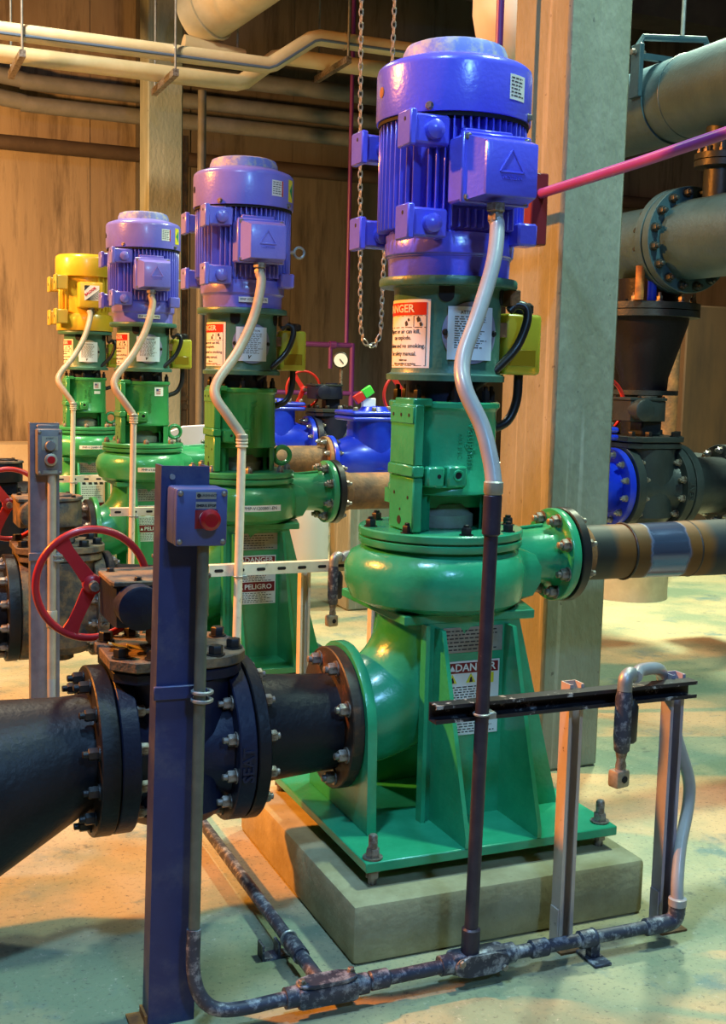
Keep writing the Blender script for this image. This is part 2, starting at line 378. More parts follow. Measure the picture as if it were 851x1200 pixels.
# ------------------------------------------------------------------ the setting
struct('floor', FLOORM, lambda b: b.box(-7, 8, -7, 9.3, -.3, 0))
struct('ceiling', CEILM, lambda b: b.box(-7, 8, -7, 9.3, 6.0, 6.3))
def back_wall(b, xa, xb):
    x = xa
    random.seed(2)
    while x < xb - .05:
        w = random.choice((.55, 1.1, 1.6)); d = random.uniform(0, .015)
        b.box(x + .006, min(x + w, xb) - .006, 9.0 + d, 9.3, 0, 6.0); x += w
    b.box(xa, xb, 9.017, 9.28, 0, 6.0)
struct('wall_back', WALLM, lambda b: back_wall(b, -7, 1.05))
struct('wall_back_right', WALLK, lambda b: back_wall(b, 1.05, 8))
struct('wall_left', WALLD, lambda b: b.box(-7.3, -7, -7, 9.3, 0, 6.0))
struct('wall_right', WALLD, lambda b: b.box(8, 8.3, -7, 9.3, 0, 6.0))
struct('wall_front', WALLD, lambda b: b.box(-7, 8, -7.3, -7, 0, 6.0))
struct('trim_1', mat('curb_concrete', (0.42, 0.37, 0.28), .8, c2=(0.48, 0.43, 0.33), scale=3, bump=.3), lambda b: b.box(-6.9, .6, 8.75, 9.0, 0, .72, .02))
# ceiling beams
struct('trim_2', CEILM, lambda b: b.box(-7, 8, 7.55, 8.0, 5.2, 6.0))

BROWNC = mat('dark_brown_concrete', (0.10, 0.055, 0.025), .8, c2=(0.05, 0.03, 0.018), scale=2, stretch=(2, 2, .4))
def column(label, x0, x1, y0, y1, h, m=COLM):
    single('concrete_column', label, 'column', m, lambda b: b.box(0, x1 - x0, 0, y1 - y0, 0, h, .012), loc=(x0, y0, 0))
column('square concrete column rising behind the nearest pump, orange on its left face', .75, 1.01, .62, 1.0, 6.0)
column('tall grey concrete column by the back wall, behind the lilac motors', .74, 1.04, 7.1, 7.42, 6.0)
column('short orange-lit concrete pier standing under the rusty pipe between the two nearest pumps', 1.2, 1.52, 3.60, 3.92, .74)
column('brown concrete column in the far right corner behind the black reducer', 4.9, 5.5, 5.2, 5.8, 2.1, BROWNC)

# ------------------------------------------------------------------ the pumps
PITCH = 1.95
PUMP_LABELS = ['big green pump with a deep blue motor, nearest of the four', 'green pump with a lilac blue motor, second from the front behind the red button post',
               'green pump with a lilac blue motor, standing just in front of the gold-motor pump', 'green pump with a gold motor, farthest from the camera by the brown wall']
def fin_angles():
    out = []
    a = -178.0
    while a < 180:
        out.append(a); a += 6.2
    return out
def warn_tri(b, x, z, s, y):
    b.prism([(-s, -s * .8), (s, -s * .8), (0, s)], .0012, frame((x, y, z), (0, -1, 0), (1, 0, 0)))

def lines(b, x0, x1, z0, z1, n, th, y=None, wrap=None, seed=1, t=.0006):
    """fine print: short bars where the photo's words are too small to read"""
    rnd = random.Random(seed)
    for i in range(n):
        z = z1 - (z1 - z0) * (i + .5) / n; x = x0; end = x1 - rnd.random() * (x1 - x0) * .3
        while x < end:
            w = min(rnd.uniform(.006, .016), end - x)
            if wrap:
                rad, ang = wrap; b.patch(rad, ang + math.degrees(x / rad), ang + math.degrees((x + w) / rad), z - th / 2, z + th / 2, t, 1)
            else: b.box(x, x + w, y - t, y, z - th / 2, z + th / 2)
            x += w + .004

def make_pump(k):
    Y = PITCH * k; sh = (0, Y, 0)
    G = GREEN if k == 0 else GREEN2 if k == 1 else mat('warm_lit_leaf_green', (0.035, 0.26, 0.075), 0.3, c2=(0.05, 0.31, 0.095), scale=8, bump=.12, bscale=70, coat=.2)  # warm light on the rear pumps is mixed into these greens
    GB = GREEN if k == 0 else mat('warm_lit_mid_green', (0.032, 0.285, 0.105), 0.28, c2=(0.045, 0.34, 0.13), scale=9, bump=.10, bscale=70, coat=.25)  # rear casings: green shifted to olive to carry the warm light
    BL = BLUE if k == 0 else LILAC if k < 3 else GOLD
    t = thing('pump', PUMP_LABELS[k], 'pump', (0, 0, .155), sh, 'vertical pumps in a row')
    q = 'g' + G.name
    P = lambda n, m, f, key=None, **kw: part(n, t, m, f, key=(key or n), **kw)
    P('base_plate', GB, lambda b: b.box(-.375, .382, -.388, .388, .195, .222, .003))
    for x, y in ((-.345, -.36), (.352, -.345), (.352, .36), (-.345, .36)):
        def ab(b):
            b.lathe([(.012, 0), (.012, .125), (.009, .13)], None, 10)
            b.lathe([(.026, .068), (.026, .072)], None, 18)
            b.hexn(.0185, .022, None, .072); b.hexn(.0185, .02, None, .018); b.lathe([(.026, .038), (.026, .042)], None, 18)
        P('anchor_bolt', BOLTM, ab, M=T(x, y, .155))
    # side plate carrying the suction flange
    def sp(b):
        poly = [(-.222, .222), (.222, .222)] + [(.212 * math.cos(R(a)), .49 + .212 * math.sin(R(a))) for a in range(0, 181, 10)]
        b.prism(poly, .027, frame((-.302, 0, 0), (1, 0, 0), (0, 1, 0)), .002)
    P('side_plate', GB, sp)
    def el(b):
        pts, rr = [], []
        for i in range(15):
            a = R(90 * i / 14); pts.append((-.29 + .29 * math.sin(a), 0, .49 + .30 * (1 - math.cos(a)))); rr.append(.142 + .035 * (i / 14))
        b.tube(pts, rr, 36)
    P('suction_elbow', GB, el)
    P('front_panel', GB, lambda b: b.prism([(-.122, .222), (.322, .222), (.172, .776), (-.122, .776)], .013, frame((0, -.158, 0), (0, -1, 0), (1, 0, 0))))
    P('back_panel', GB, lambda b: b.prism([(-.122, .222), (.322, .222), (.172, .776), (-.122, .776)], .013, frame((0, .171, 0), (0, -1, 0), (1, 0, 0))))
    def gu(b): b.prism([(0, .222), (-.218, .222), (-.218, .25), (-.045, .765), (0, .765)], .012, frame((0, -.171, 0), (1, 0, 0), (0, 1, 0)))
    P('gusset', GB, gu, M=T(-.094)); P('gusset', GB, gu, M=T(.124))
    P('gusset', GB, gu, M=T(-.082) @ Matrix.Rotation(math.pi, 4, 'Z')); P('gusset', GB, gu, M=T(.136) @ Matrix.Rotation(math.pi, 4, 'Z'))
    P('stiffener', GB, lambda b: b.box(-.128, -.116, -.19, -.158, .222, .776))
    P('top_plate', GB, lambda b: b.prism([(-.186, -.172), (.215, -.178), (.258, -.03), (.258, .2), (.2, .27), (-.186, .28)], .026, T(0, 0, .775), .003))
    # volute casing
    def vol(b):
        n = 60; prof = [(.165, .800, 0), (.215, .803, .2), (.25, .822, .75), (.262, .86, 1), (.264, .905, 1), (.25, .942, .8), (.222, .962, .25), (.212, .968, 0), (.21, .985, 0)]
        rings = []
        for r, z, w in prof:
            ring = []
            for i in range(n):
                a = -25 - 360 * i / n; f = i / n
                ex = (-.018 + .055 * f) * w
                ring.append(b.bm.verts.new(((r + ex) * math.cos(R(a)), (r + ex) * math.sin(R(a)), z)))
            rings.append(ring)
        b._faces(rings)
    P('volute', GB, vol)
    P('casing_flange', GB, lambda b: b.lathe([(.2, .972), (.232, .974), (.234, .978), (.234, .992), (.23, .994)], None, 56))
    P('volute_cover', GB, lambda b: b.lathe([(.224, .994), (.224, .999), (.234, 1.0), (.235, 1.004), (.235, 1.018), (.231, 1.022), (.05, 1.024)], None, 56))
    for i in range(8):
        a = R(-97 + 45 * i)
        P('cover_bolt', BLKBOLT if k == 0 else BOLTM, hexbolt(.0155, .019, .006), M=T(.208 * math.cos(a), .208 * math.sin(a), 1.021))
    def noz(b):
        pts = [(.02, .1, .905), (.16, .1, .905), (.26, .1, .905), (.34, .1, .907), (.40, .1, .908), (.435, .1, .908)]
        b.tube(spline(pts, 4), [.084 + .012 * abs(i - 12) / 12 + (.02 if i > 17 else 0) * (i - 17) / 3 for i in range(21)], 30)
    P('discharge_nozzle', GB, noz)
    P('casting_seam', GB, lambda b: b.tube([(.2, .098, .996), (.3, .098, .9925), (.4, .098, 1.001)], .005, 8))
    P('discharge_flange', GB, lambda b: b.lathe([(.06, 0), (.141, 0), (.143, .003), (.143, .025), (.141, .028)], frame((.43, .1, .908), (1, 0, 0)), 48))
    ring_bolts('flange_bolt', t, BOLTM, (.43, .1, .908), (-1, 0, 0), .117, 8, 'nb', hexbolt(.018, .021, .012), 22.5)
    # suction flange bolts sit on the black spool's flange (spool thing)
    # bearing frame
    def bf(b):
        b.lathe([(.146, 1.122), (.153, 1.126), (.153, 1.14), (.150, 1.144), (.147, 1.35), (.151, 1.357), (.156, 1.362), (.157, 1.374), (.152, 1.378), (.08, 1.379)], None, 48)
        b.lathe([(.118, 1.024), (.148, 1.024), (.148, 1.124), (.118, 1.124), (.118, 1.024)], None, 40, False, -50, 228)
        b.box(-.115, .12, -.06, .14, 1.08, 1.122)
    P('bearing_frame', G, bf, q + 'bf')
    def mp(b):
        b.box(-.163, -.134, -.152, .004, 1.205, 1.37, .004); b.box(-.168, -.132, -.156, .008, 1.175, 1.206, .004)
        b.box(-.162, -.132, -.150, .002, 1.025, 1.174, .004); b.box(-.158, -.10, -.13, -.01, 1.365, 1.386, .003)
        b.box(-.1665, -.15, -.148, 0, 1.318, 1.364, .002)
    P('mounting_pad', G, mp, q + 'mp')
    def mph(b):
        for y, z, r in ((-.022, 1.341, .005), (-.072, 1.341, .005), (-.122, 1.341, .005)): b.cyl((-.1663, y, z), (-.1675, y, z), r, n=10)
        for y, z, r in ((-.03, 1.125, .005), (-.118, 1.118, .005), (-.07, 1.082, .004), (-.066, 1.052, .012)): b.cyl((-.1618, y, z), (-.163, y, z), r, n=12)
    P('pad_holes', DARKHOLE, mph, kind='stuff')
    def bb(b):
        b.box(-.125, -.072, -.162, -.08, 1.148, 1.204, .006); b.box(-.066, -.006, -.166, -.08, 1.148, 1.206, .006)
        b.box(-.10, -.03, -.158, -.08, 1.146, 1.152, .002)
        b.torus(.013, .004, frame((-.034, -.166, 1.18), (0, -1, 0)), 18, 6)
    P('boss_block', G, bb, q + 'bb')
    def bbh(b):
        b.cyl((-.034, -.163, 1.18), (-.034, -.1668, 1.18), .0105, n=14); b.cyl((-.09, -.160, 1.178), (-.09, -.1625, 1.178), .006, n=10)
    P('boss_hole', DARKHOLE, bbh, kind='stuff')
    P('shaft_seal', PLATE, lambda b: (b.lathe([(.088, 1.022), (.092, 1.026), (.092, 1.06), (.085, 1.064), (.07, 1.09)], None, 32), b.box(-.105, -.075, -.07, -.02, 1.024, 1.062, .003)))
    def let(b): b.text('Vaughan', .042, ex=.0022, wrap=None, M=frame((0, 0, 0), (0, 0, 1)), sx=1.0)
    def vert_text(txt, size, phi, zc, rad=.1475, ex=.002):
        def f(b):
            tb = B(); tb.text(txt, size, ex=ex)
            me = bpy.data.meshes.new('tmp'); tb.bm.to_mesh(me); tb.bm.free()
            vs = []
            for v in me.vertices:   # reads downward: text x -> -z, text y -> around the barrel to the right
                a = R(phi) + v.co.y / rad; rr = rad + v.co.z
                vs.append(b.bm.verts.new((rr * math.cos(a), rr * math.sin(a), zc - v.co.x)))
            for p in me.polygons:
                try: b.bm.faces.new([vs[i] for i in p.vertices])
                except ValueError: pass
            bpy.data.meshes.remove(me)
        return f
    P('lettering', G, vert_text('Vaughan', .037, -86, 1.262), q + 'vt')
    P('small_lettering', G, vert_text('CO. INC.', .018, -99, 1.258, ex=.0012), q + 'vt2')
    if k: P('lifting_ring', G, lambda b: b.torus(.036, .011, frame((.185, -.02, 1.085), (0, -1, 0)), 26, 8), q + 'ring')
    P('coupling_neck', NAVY, lambda b: b.lathe([(.11, 1.376), (.11, 1.436)], None, 30))
    for a in (-150, -105, -60, -15, 30, 75, 120, 165):
        P('neck_bolt', BLKBOLT, hexbolt(.012, .026, .012), M=T(.135 * math.cos(R(a)), .135 * math.sin(R(a)), 1.378))
    # motor stool
    STG = mat('grey_green_paint', (0.045, 0.15, 0.115), .38, c2=(0.06, 0.18, 0.135), scale=10, bump=.15, bscale=80)
    P('motor_stool', STG, lambda b: b.lathe([(.10, 1.434), (.166, 1.434), (.167, 1.45), (.155, 1.455), (.150, 1.47), (.150, 1.68), (.155, 1.69)], None, 56))
    P('stool_flange', STG, lambda b: b.lathe([(.12, 1.688), (.19, 1.689), (.193, 1.694), (.193, 1.708), (.19, 1.713), (.1, 1.714)], None, 56))
    for a in (-118, -38):
        F = frame((.1495 * math.cos(R(a)), .1495 * math.sin(R(a)), 1.664), (math.cos(R(a)), math.sin(R(a)), 0), (0, 0, 1))
        pts = [(.024, .021), (.0, .021)] + [(-.019 * math.sin(R(x)), .021 * math.cos(R(x))) for x in range(15, 180, 15)] + [(0, -.021), (.024, -.021)]
        P('access_notch', DARKHOLE, lambda b: b.prism(pts, .004), M=F)
    ICM = mat('lilac_cover_plate', (0.19, 0.21, 0.33), .42) if k < 3 else PLATE
    def cov(b):
        n = 40; vs = []
        c = 1.565
        for dr in (.1505, .156):
            vs.append([b.bm.verts.new((dr * math.cos(R(-90) + .083 * math.cos(2 * math.pi * i / n) / .15), dr * math.sin(R(-90) + .083 * math.cos(2 * math.pi * i / n) / .15), c + .083 * math.sin(2 * math.pi * i / n))) for i in range(n)])
        for i in range(n): b.bm.faces.new([vs[0][i], vs[0][(i + 1) % n], vs[1][(i + 1) % n], vs[1][i]])
        m = n // 2
        for i in range(m):   # strips across the disc so that it follows the barrel
            a, bb_, c_, d = vs[1][i], vs[1][i + 1], vs[1][(n - i - 1) % n], vs[1][(n - i) % n]
            f = []
            for v in (a, bb_, c_, d):
                if v not in f: f.append(v)
            if len(f) > 2: b.bm.faces.new(f)
    cv = P('inspection_cover', ICM, cov, 'cov' + ICM.name)
    part('screw', cv, BLKBOLT, hexbolt(.007, .006), key='scr', M=frame((.1555 * math.cos(R(-118)), .1555 * math.sin(R(-118)), 1.565), (math.cos(R(-118)), math.sin(R(-118)), 0)))
    part('screw', cv, BLKBOLT, hexbolt(.007, .006), key='scr', M=frame((.1555 * math.cos(R(-62)), .1555 * math.sin(R(-62)), 1.565), (math.cos(R(-62)), math.sin(R(-62)), 0)))
    ap = P('attention_plate', PALE, lambda b: b.patch(.1565, -116, -66, 1.492, 1.634, .0015, 12), label='pale printed notice plate')
    part('lettering', ap, INK, lambda b: b.text('ATTENTION', .0125, ex=.0004, wrap=(.158, -91, 1.618)), key='att')
    part('fine_print', ap, INK, lambda b: lines(b, -.05, .05, 1.522, 1.61, 14, .0022, wrap=(.158, -91), seed=3), key='attl', kind='stuff')
    part('tick_mark', ap, INK, lambda b: b.text('V', .02, ex=.0004, wrap=(.158, -96, 1.508), shear=.3, bold=.001), key='attv')
    # danger label facing the left
    dl = P('danger_label', WHITE, lambda b: b.patch(.1505, 134, 226, 1.468, 1.652, .001, 14), label='red and white danger label')
    part('red_header', dl, REDL, lambda b: b.patch(.1516, 139, 222, 1.610, 1.644, .0006, 12), key='dlh')
    part('header_lettering', dl, WHITE, lambda b: b.text('DANGER', .030, ex=.0003, wrap=(.1523, 180, 1.627), sx=1.2, bold=.0006), key='dlt')
    def dtx(b):
        w = (.1516, 180, 0)
        for s_, z, sz in (('Vapors or air can kill,', 1.566, .0165), ('can explode.', 1.549, .0165), ('No flame and no smoking.', 1.527, .0165), ('See safety manual.', 1.506, .0165), ('before use', 1.489, .008), ('before operation or servicing', 1.479, .008)):
            b.text(s_, sz, ex=.0003, wrap=(w[0], 188 if sz > .01 else 192, z), sx=1.0)
    part('lettering', dl, INK, dtx, key='dltx')
    def dfr(b):
        for a0, a1, z0, z1 in ((139, 222, 1.576, 1.578), (139, 222, 1.6075, 1.6085), (206.5, 207.2, 1.577, 1.608), (221.5, 222.2, 1.474, 1.608), (139, 222, 1.473, 1.4745)):
            b.patch(.1516, a0, a1, z0, z1, .0003, 8)
    part('label_frame', dl, INK, dfr, key='dlf')
    for a, z, q_ in ((197, 1.588, .008), (213, 1.599, .008), (216, 1.586, .006), (200, 1.598, .005)):
        F = frame((.1516 * math.cos(R(a)), .1516 * math.sin(R(a)), z), (math.cos(R(a)), math.sin(R(a)), 0), (0, 0, 1))
        part('pictogram', dl, INK, lambda b: b.prism([(q_, q_ * .2), (q_ * .2, q_ * .9), (-q_, q_ * .5), (-q_ * .6, -q_ * .7), (q_ * .3, -q_ * .5)], .0006), key='dlp%g' % q_, M=F)
    # labels on the pedestal
    npl = P('nameplate', PLATE, lambda b: b.box(-.068, .118, -.1735, -.171, .690, .762, .0008), label='dull metal rating plate')
    part('fine_print', npl, INK, lambda b: lines(b, -.062, .11, .694, .757, 6, .0035, -.1735, seed=8), key='npf', kind='stuff')
    z0, z1 = (.455, .666) if k < 3 else (.44, .676)
    wl = part('base_label', t, WHITE, lambda b: b.box(-.066, .112, -.1728, -.171, z0, z1, .0005), key='bl%d' % (k == 3), label='white warning label with dark red header')
    part('red_header', wl, MAROON, lambda b: b.box(-.061, .107, -.1736, -.1728, z1 - .034, z1 - .005), key='blh%d' % (k == 3))
    F0 = lambda x, z: frame((x, -.1737, z), (0, -1, 0), (1, 0, 0))
    def blt(b):
        b.text('DANGER', .030, F0(.035, z1 - .0195), .0003, sx=1.05, bold=.0006)
        warn_tri(b, -.037, z1 - .020, .009, -.1737)
    part('header_lettering', wl, WHITE, blt, key='blt%d' % (k == 3))
    if k < 3:
        for x in (-.036, .022): part('yellow_pictogram', wl, YEL, lambda b: warn_tri(b, 0, z1 - .05, .0145, -.1728), key='bly', M=T(x))
        part('yellow_pictogram', wl, YEL, lambda b: b.box(.064, .094, -.1740, -.1728, z1 - .066, z1 - .037), key='bly2')
        for x in (-.036, .022, .079): part('pictogram', wl, INK, lambda b: b.prism([(.006, -.007), (.002, .008), (-.002, .006), (-.005, -.008)], .0006, frame((0, -.1740, z1 - .053), (0, -1, 0), (1, 0, 0))), key='blyi', M=T(x))
        part('second_header', wl, MAROON, lambda b: b.box(-.061, .107, -.1736, -.1728, z1 - .157, z1 - .115), key='blh2')
        part('second_lettering', wl, WHITE, lambda b: (b.text('PELIGRO', .030, F0(.033, z1 - .1365), .0003, sx=1.05, bold=.0006), warn_tri(b, -.043, z1 - .138, .009, -.1737)), key='blt2')
        part('fine_print', wl, INK, lambda b: (lines(b, -.058, .106, z1 - .113, z1 - .070, 6, .0028, -.1728, seed=5), lines(b, -.058, .106, z0 + .005, z1 - .160, 6, .0028, -.1728, seed=6)), key='blf', kind='stuff')
    else:
        for x in (-.04, .005, .045, .085):
            part('pictogram', wl, INK, lambda b: b.prism([(.015, -.012), (.009, .014), (-.004, .004), (-.014, .013), (-.012, -.012)], .0006, frame((0, -.1728, z1 - .062), (0, -1, 0), (1, 0, 0))), key='blp3', M=T(x))
        part('fine_print', wl, INK, lambda b: lines(b, -.056, .10, z0 + .06, z1 - .085, 6, .004, -.1728, seed=9), key='blf3', kind='stuff')
        part('second_header', wl, MAROON, lambda b: b.box(-.061, .107, -.1736, -.1728, z0 + .005, z0 + .03), key='blh3')
    if k:
        vt = P('tag_strip', WHITE, lambda b: b.patch(.284, -108, -70, .868, .894, .001, 10), label='white tag strip on the casing')
        part('lettering', vt, INK, lambda b: b.text('PMP-V1200801-EN', .019, ex=.0004, wrap=(.2852, -89, .881)), key='vtt')
        mt = P('motor_tag_strip', WHITE, lambda b: b.patch(.1765, -112, -70, 1.735, 1.757, .001, 10), label='white tag strip on the motor')
        part('lettering', mt, INK, lambda b: b.text('PMP V1200801 MTR', .014, ex=.0004, wrap=(.1777, -91, 1.746)), key='mtt')
    if k >= 2:
        fs = P('flag_sticker', WHITE, lambda b: b.patch(.1478, -76, -52, 1.296, 1.346, .001, 6), label='white sticker with a small flag')
        part('flag_stripes', fs, REDL, lambda b: [b.patch(.149, -72, -60, 1.306 + .0085 * i, 1.310 + .0085 * i, .0005, 4) for i in range(4)], key='fls')
        part('flag_canton', fs, BOXBLUE, lambda b: b.patch(.1492, -72, -66, 1.324, 1.337, .0005, 3), key='flc')
        if k == 3: P('small_sticker', WHITE, lambda b: b.patch(.1478, -74, -54, 1.262, 1.283, .001, 5))
    # oil reservoir
    orv = P('oil_reservoir', OILJ, lambda b: b.box(.158, .279, -.055, .045, 1.456, 1.628, .012, seg=3), label='yellow translucent oil bottle')
    part('oil', orv, OIL, lambda b: b.box(.172, .262, -.0562, .032, 1.478, 1.53, .004), key='oil')
    part('cap', orv, RUBBER, lambda b: b.lathe([(.026, 1.626), (.034, 1.632), (.034, 1.652), (.026, 1.66), (0, 1.662)], T(.228, -.02, 0), 20), key='ocap')
    P('vent_hose', RUBBER, lambda b: b.tube(spline([(.150, -.085, 1.632), (.172, -.09, 1.650), (.196, -.10, 1.640), (.196, -.105, 1.60), (.165, -.105, 1.53), (.10, -.11, 1.468), (.03, -.115, 1.415)], 6), .0125, 10))
    P('drain_hose', RUBBER, lambda b: b.tube(spline([(.232, -.01, 1.46), (.228, -.01, 1.38), (.20, -.01, 1.322), (.145, -.01, 1.297)], 6), .0135, 10))
    P('bracket', RUST, lambda b: (b.box(.146, .178, -.10, -.05, 1.645, 1.69, .003), b.box(.13, .16, -.06, .03, 1.56, 1.6)))
    # motor
    if k < 3:
        P('motor_base', BL, lambda b: b.lathe([(.15, 1.714), (.168, 1.715), (.170, 1.765), (.173, 1.767), (.173, 1.769), (.178, 1.774), (.180, 1.805), (.176, 1.812), (.178, 1.828), (.16, 1.835)], None, 56), 'mb' + BL.name)
        P('motor_body', BL, lambda b: (b.lathe([(.168, 1.82), (.168, 2.135), (.12, 2.15)], None, 48), b.box(-.06, .06, -.19, -.1, 1.90, 2.05, .004)), 'mbd' + BL.name)
        for a in fin_angles():
            d = (a + 90 + 180) % 360 - 180
            zl, zh = 1.838, 2.122
            short = abs(d) < 24
            key = 'fin' + ('s' if short else 'l') + BL.name
            wid = .0046
            skip = 136 < (a % 360) < 143 or 217 < (a % 360) < 224
            if skip: continue
            if short:
                part('cooling_fin', t, BL, lambda b: b.box(.16, .200, -wid / 2, wid / 2, 1.838, 1.885), key=key + 'a', M=Matrix.Rotation(R(a), 4, 'Z'))
                part('cooling_fin', t, BL, lambda b: b.box(.16, .200, -wid / 2, wid / 2, 2.088, 2.122), key=key + 'b', M=Matrix.Rotation(R(a), 4, 'Z'))
            else:
                part('cooling_fin', t, BL, lambda b: b.box(.16, .203, -wid / 2, wid / 2, 1.838, 2.122, .0015), key=key, M=Matrix.Rotation(R(a), 4, 'Z'))
        def ft(b):
            b.box(-.222, -.202, -.198, -.118, 2.032, 2.122, .004); b.box(-.205, -.10, -.185, -.13, 2.04, 2.115, .006)
            b.lathe([(.0245, 0), (.0245, .02), (.01, .03)], frame((-.15, -.185, 2.075), (0, -1, 0)), 14)
        fth = lambda b: b.cyl((-.2218, -.165, 2.10), (-.2228, -.165, 2.10), .0055, n=10)
        for M in (T(0), T(0, 0, -.235), T(0, .316, 0), T(0, .316, -.235)):
            f = P('motor_foot', BL, ft, 'ft' + BL.name, M=M)
            part('foot_hole', f, DARKHOLE, fth, key='fth')
        fc = P('fan_cover', BL, lambda b: b.lathe([(.197, 2.128), (.212, 2.13), (.213, 2.136), (.213, 2.255), (.210, 2.267), (.200, 2.276), (.150, 2.294), (.145, 2.294)], None, 64), 'fc' + BL.name)
        P('fan_cover_shadow_gap', DARKHOLE, lambda b: b.lathe([(.1, 2.118), (.207, 2.119), (.207, 2.130), (.1, 2.131)], None, 48))
        P('fan_grille', DUSTBLUE, lambda b: b.lathe([(.147, 2.286), (.143, 2.315), (.135, 2.332), (.12, 2.338), (.04, 2.342), (0, 2.342)], None, 48))
        part('plug', fc, RUST if k == 0 else BLKBOLT, lambda b: b.cyl((.212 * math.cos(R(178)), .212 * math.sin(R(178)), 2.2), (.2145 * math.cos(R(178)), .2145 * math.sin(R(178)), 2.2), .014, n=16), key='plug%d' % (k == 0))
        for a in (-134, -46, 46, 134):
            part('screw', fc, BOLTM, hexbolt(.009, .008), key='fcs', M=frame((.213 * math.cos(R(a)), .213 * math.sin(R(a)), 2.142), (math.cos(R(a)), math.sin(R(a)), 0)))
        ml = P('motor_label', WHITE, lambda b: b.patch(.2132, -74, -57, 2.172, 2.236, .001, 6), label='small white rating sticker')
        part('fine_print', ml, INK, lambda b: lines(b, -.027, .027, 2.178, 2.232, 6, .003, wrap=(.2143, -65.5), seed=12), key='mlf', kind='stuff')
        if k:
            part('stripe', ml, REDL, lambda b: b.patch(.2143, -59.5, -57.5, 2.172, 2.236, .0006, 2), key='mls')
            ar = P('arrow_sticker', YEL, lambda b: b.patch(.2132, -46, -34, 2.16, 2.25, .001, 4))
            part('arrow', ar, GREEN, lambda b: b.prism([(.03, -.012), (-.03, -.012), (0, .014)], .001, frame((.2145 * math.cos(R(-40)), .2145 * math.sin(R(-40)), 2.205), (math.cos(R(-40)), math.sin(R(-40)), 0), (0, 0, 1))), key='arrs')
            P('eye_bolt', GALV, lambda b: (b.torus(.023, .006, frame((.245, -.03, 1.965), (0, -1, 0)), 22, 8), b.cyl((.19, -.03, 1.965), (.225, -.03, 1.965), .008)), label='bright galvanised lifting eye')
        def tb(b):
            b.box(-.098, .092, -.252, -.17, 1.893, 2.06, .006)
            # sloping lid: wider at the gasket, smaller at the face
            o = [(-.098, 1.893), (.092, 1.893), (.092, 2.06), (-.098, 2.06)]; i_ = [(-.066, 1.905), (.082, 1.905), (.082, 2.038), (-.066, 2.038)]
            r0 = [b.bm.verts.new((x, -.252, z)) for x, z in o]
            r1 = [b.bm.verts.new((x, -.318, z)) for x, z in i_]
            b._faces([r0, r1])
        bx = P('terminal_box', BL, tb, 'tb' + BL.name)
        def lid(b):
            b.box(-.103, .097, -.262, -.249, 1.888, 2.066, .004)
            b.box(-.07, .07, -.21, -.18, 2.068, 2.085, .003)
        part('lid_rim', bx, BL, lid, key='lid' + BL.name)
        part('lid_face', bx, BL, lambda b: b.box(-.068, .084, -.324, -.30, 1.902, 2.04, .008, seg=2), key='lf' + BL.name)
        for x, z in ((-.088, 2.052), (-.088, 1.902), (.083, 1.902), (.083, 2.052)):
            part('screw', bx, BOLTM, hexbolt(.008, .006), key='tbs', M=frame((x, -.262, z), (0, -1, 0)))
        def emb(b):
            y = -.3255; p = [(-.028, 1.962), (.04, 1.962), (.006, 2.016)]
            for i in range(3):
                (x0, z0_), (x1, z1_) = p[i], p[(i + 1) % 3]; b.cyl((x0, y, z0_), (x1, y, z1_), .0028, n=6)
        part('emblem', bx, BL, emb, key='emb' + BL.name, label='raised triangle emblem')
        part('lettering', bx, BL, lambda b: b.text('WESTERN', .013, frame((.006, -.324, 1.948), (0, -1, 0), (1, 0, 0)), .0012), key='embt' + BL.name)
        P('cable_gland', BOLTM, lambda b: (b.hexn(.026, .022, frame((-.018, -.29, 1.888), (0, 0, -1))), b.hexn(.022, .018, frame((-.018, -.29, 1.860), (0, 0, -1))), b.lathe([(.018, 0), (.018, .04)], frame((-.018, -.29, 1.888), (0, 0, -1)), 16)), label='brass and steel cable gland')
        P('lug', BL, lambda b: b.box(.11, .17, -.19, -.13, 1.80, 1.86, .006), 'lug' + BL.name)
    else:
        P('motor_base', BL, lambda b: b.lathe([(.15, 1.714), (.20, 1.715), (.203, 1.72), (.203, 1.80), (.19, 1.83), (.165, 1.84)], None, 48))
        P('motor_body', BL, lambda b: b.lathe([(.165, 1.82), (.170, 1.85), (.170, 2.12), (.12, 2.13)], None, 48))
        for a in range(-172, 180, 13):
            if 20 > (a + 90) > -45: continue
            part('cooling_fin', t, BL, lambda b: b.box(.16, .188, -.007, .007, 1.86, 2.10, .003), key='goldfin', M=Matrix.Rotation(R(a), 4, 'Z'))
        def ft(b): b.box(-.235, -.15, -.19, -.10, 2.0, 2.10, .006); b.box(-.24, -.225, -.195, -.09, 1.995, 2.105, .004)
        for M in (T(0), T(0, 0, -.24), T(0, .30, 0), T(0, .30, -.24)):
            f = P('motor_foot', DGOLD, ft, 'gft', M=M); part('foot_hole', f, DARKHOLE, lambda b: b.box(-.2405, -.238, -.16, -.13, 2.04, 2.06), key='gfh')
        P('fan_cover', BL, lambda b: b.lathe([(.19, 2.10), (.208, 2.10), (.210, 2.105), (.210, 2.225), (.205, 2.245), (.19, 2.256), (0, 2.262)], None, 56))
        P('fan_cover_shadow_gap', DARKHOLE, lambda b: b.lathe([(.1, 2.09), (.2, 2.091), (.2, 2.104), (.1, 2.105)], None, 48))
        bx = P('terminal_box', BL, lambda b: b.box(-.085, .085, -.27, -.12, 1.875, 2.055, .012, seg=2))
        st = part('diagonal_sticker', bx, WHITE, lambda b: b.box(-.05, .055, -.2715, -.27, 1.925, 2.03), label='white sticker with red lettering and black stripes')
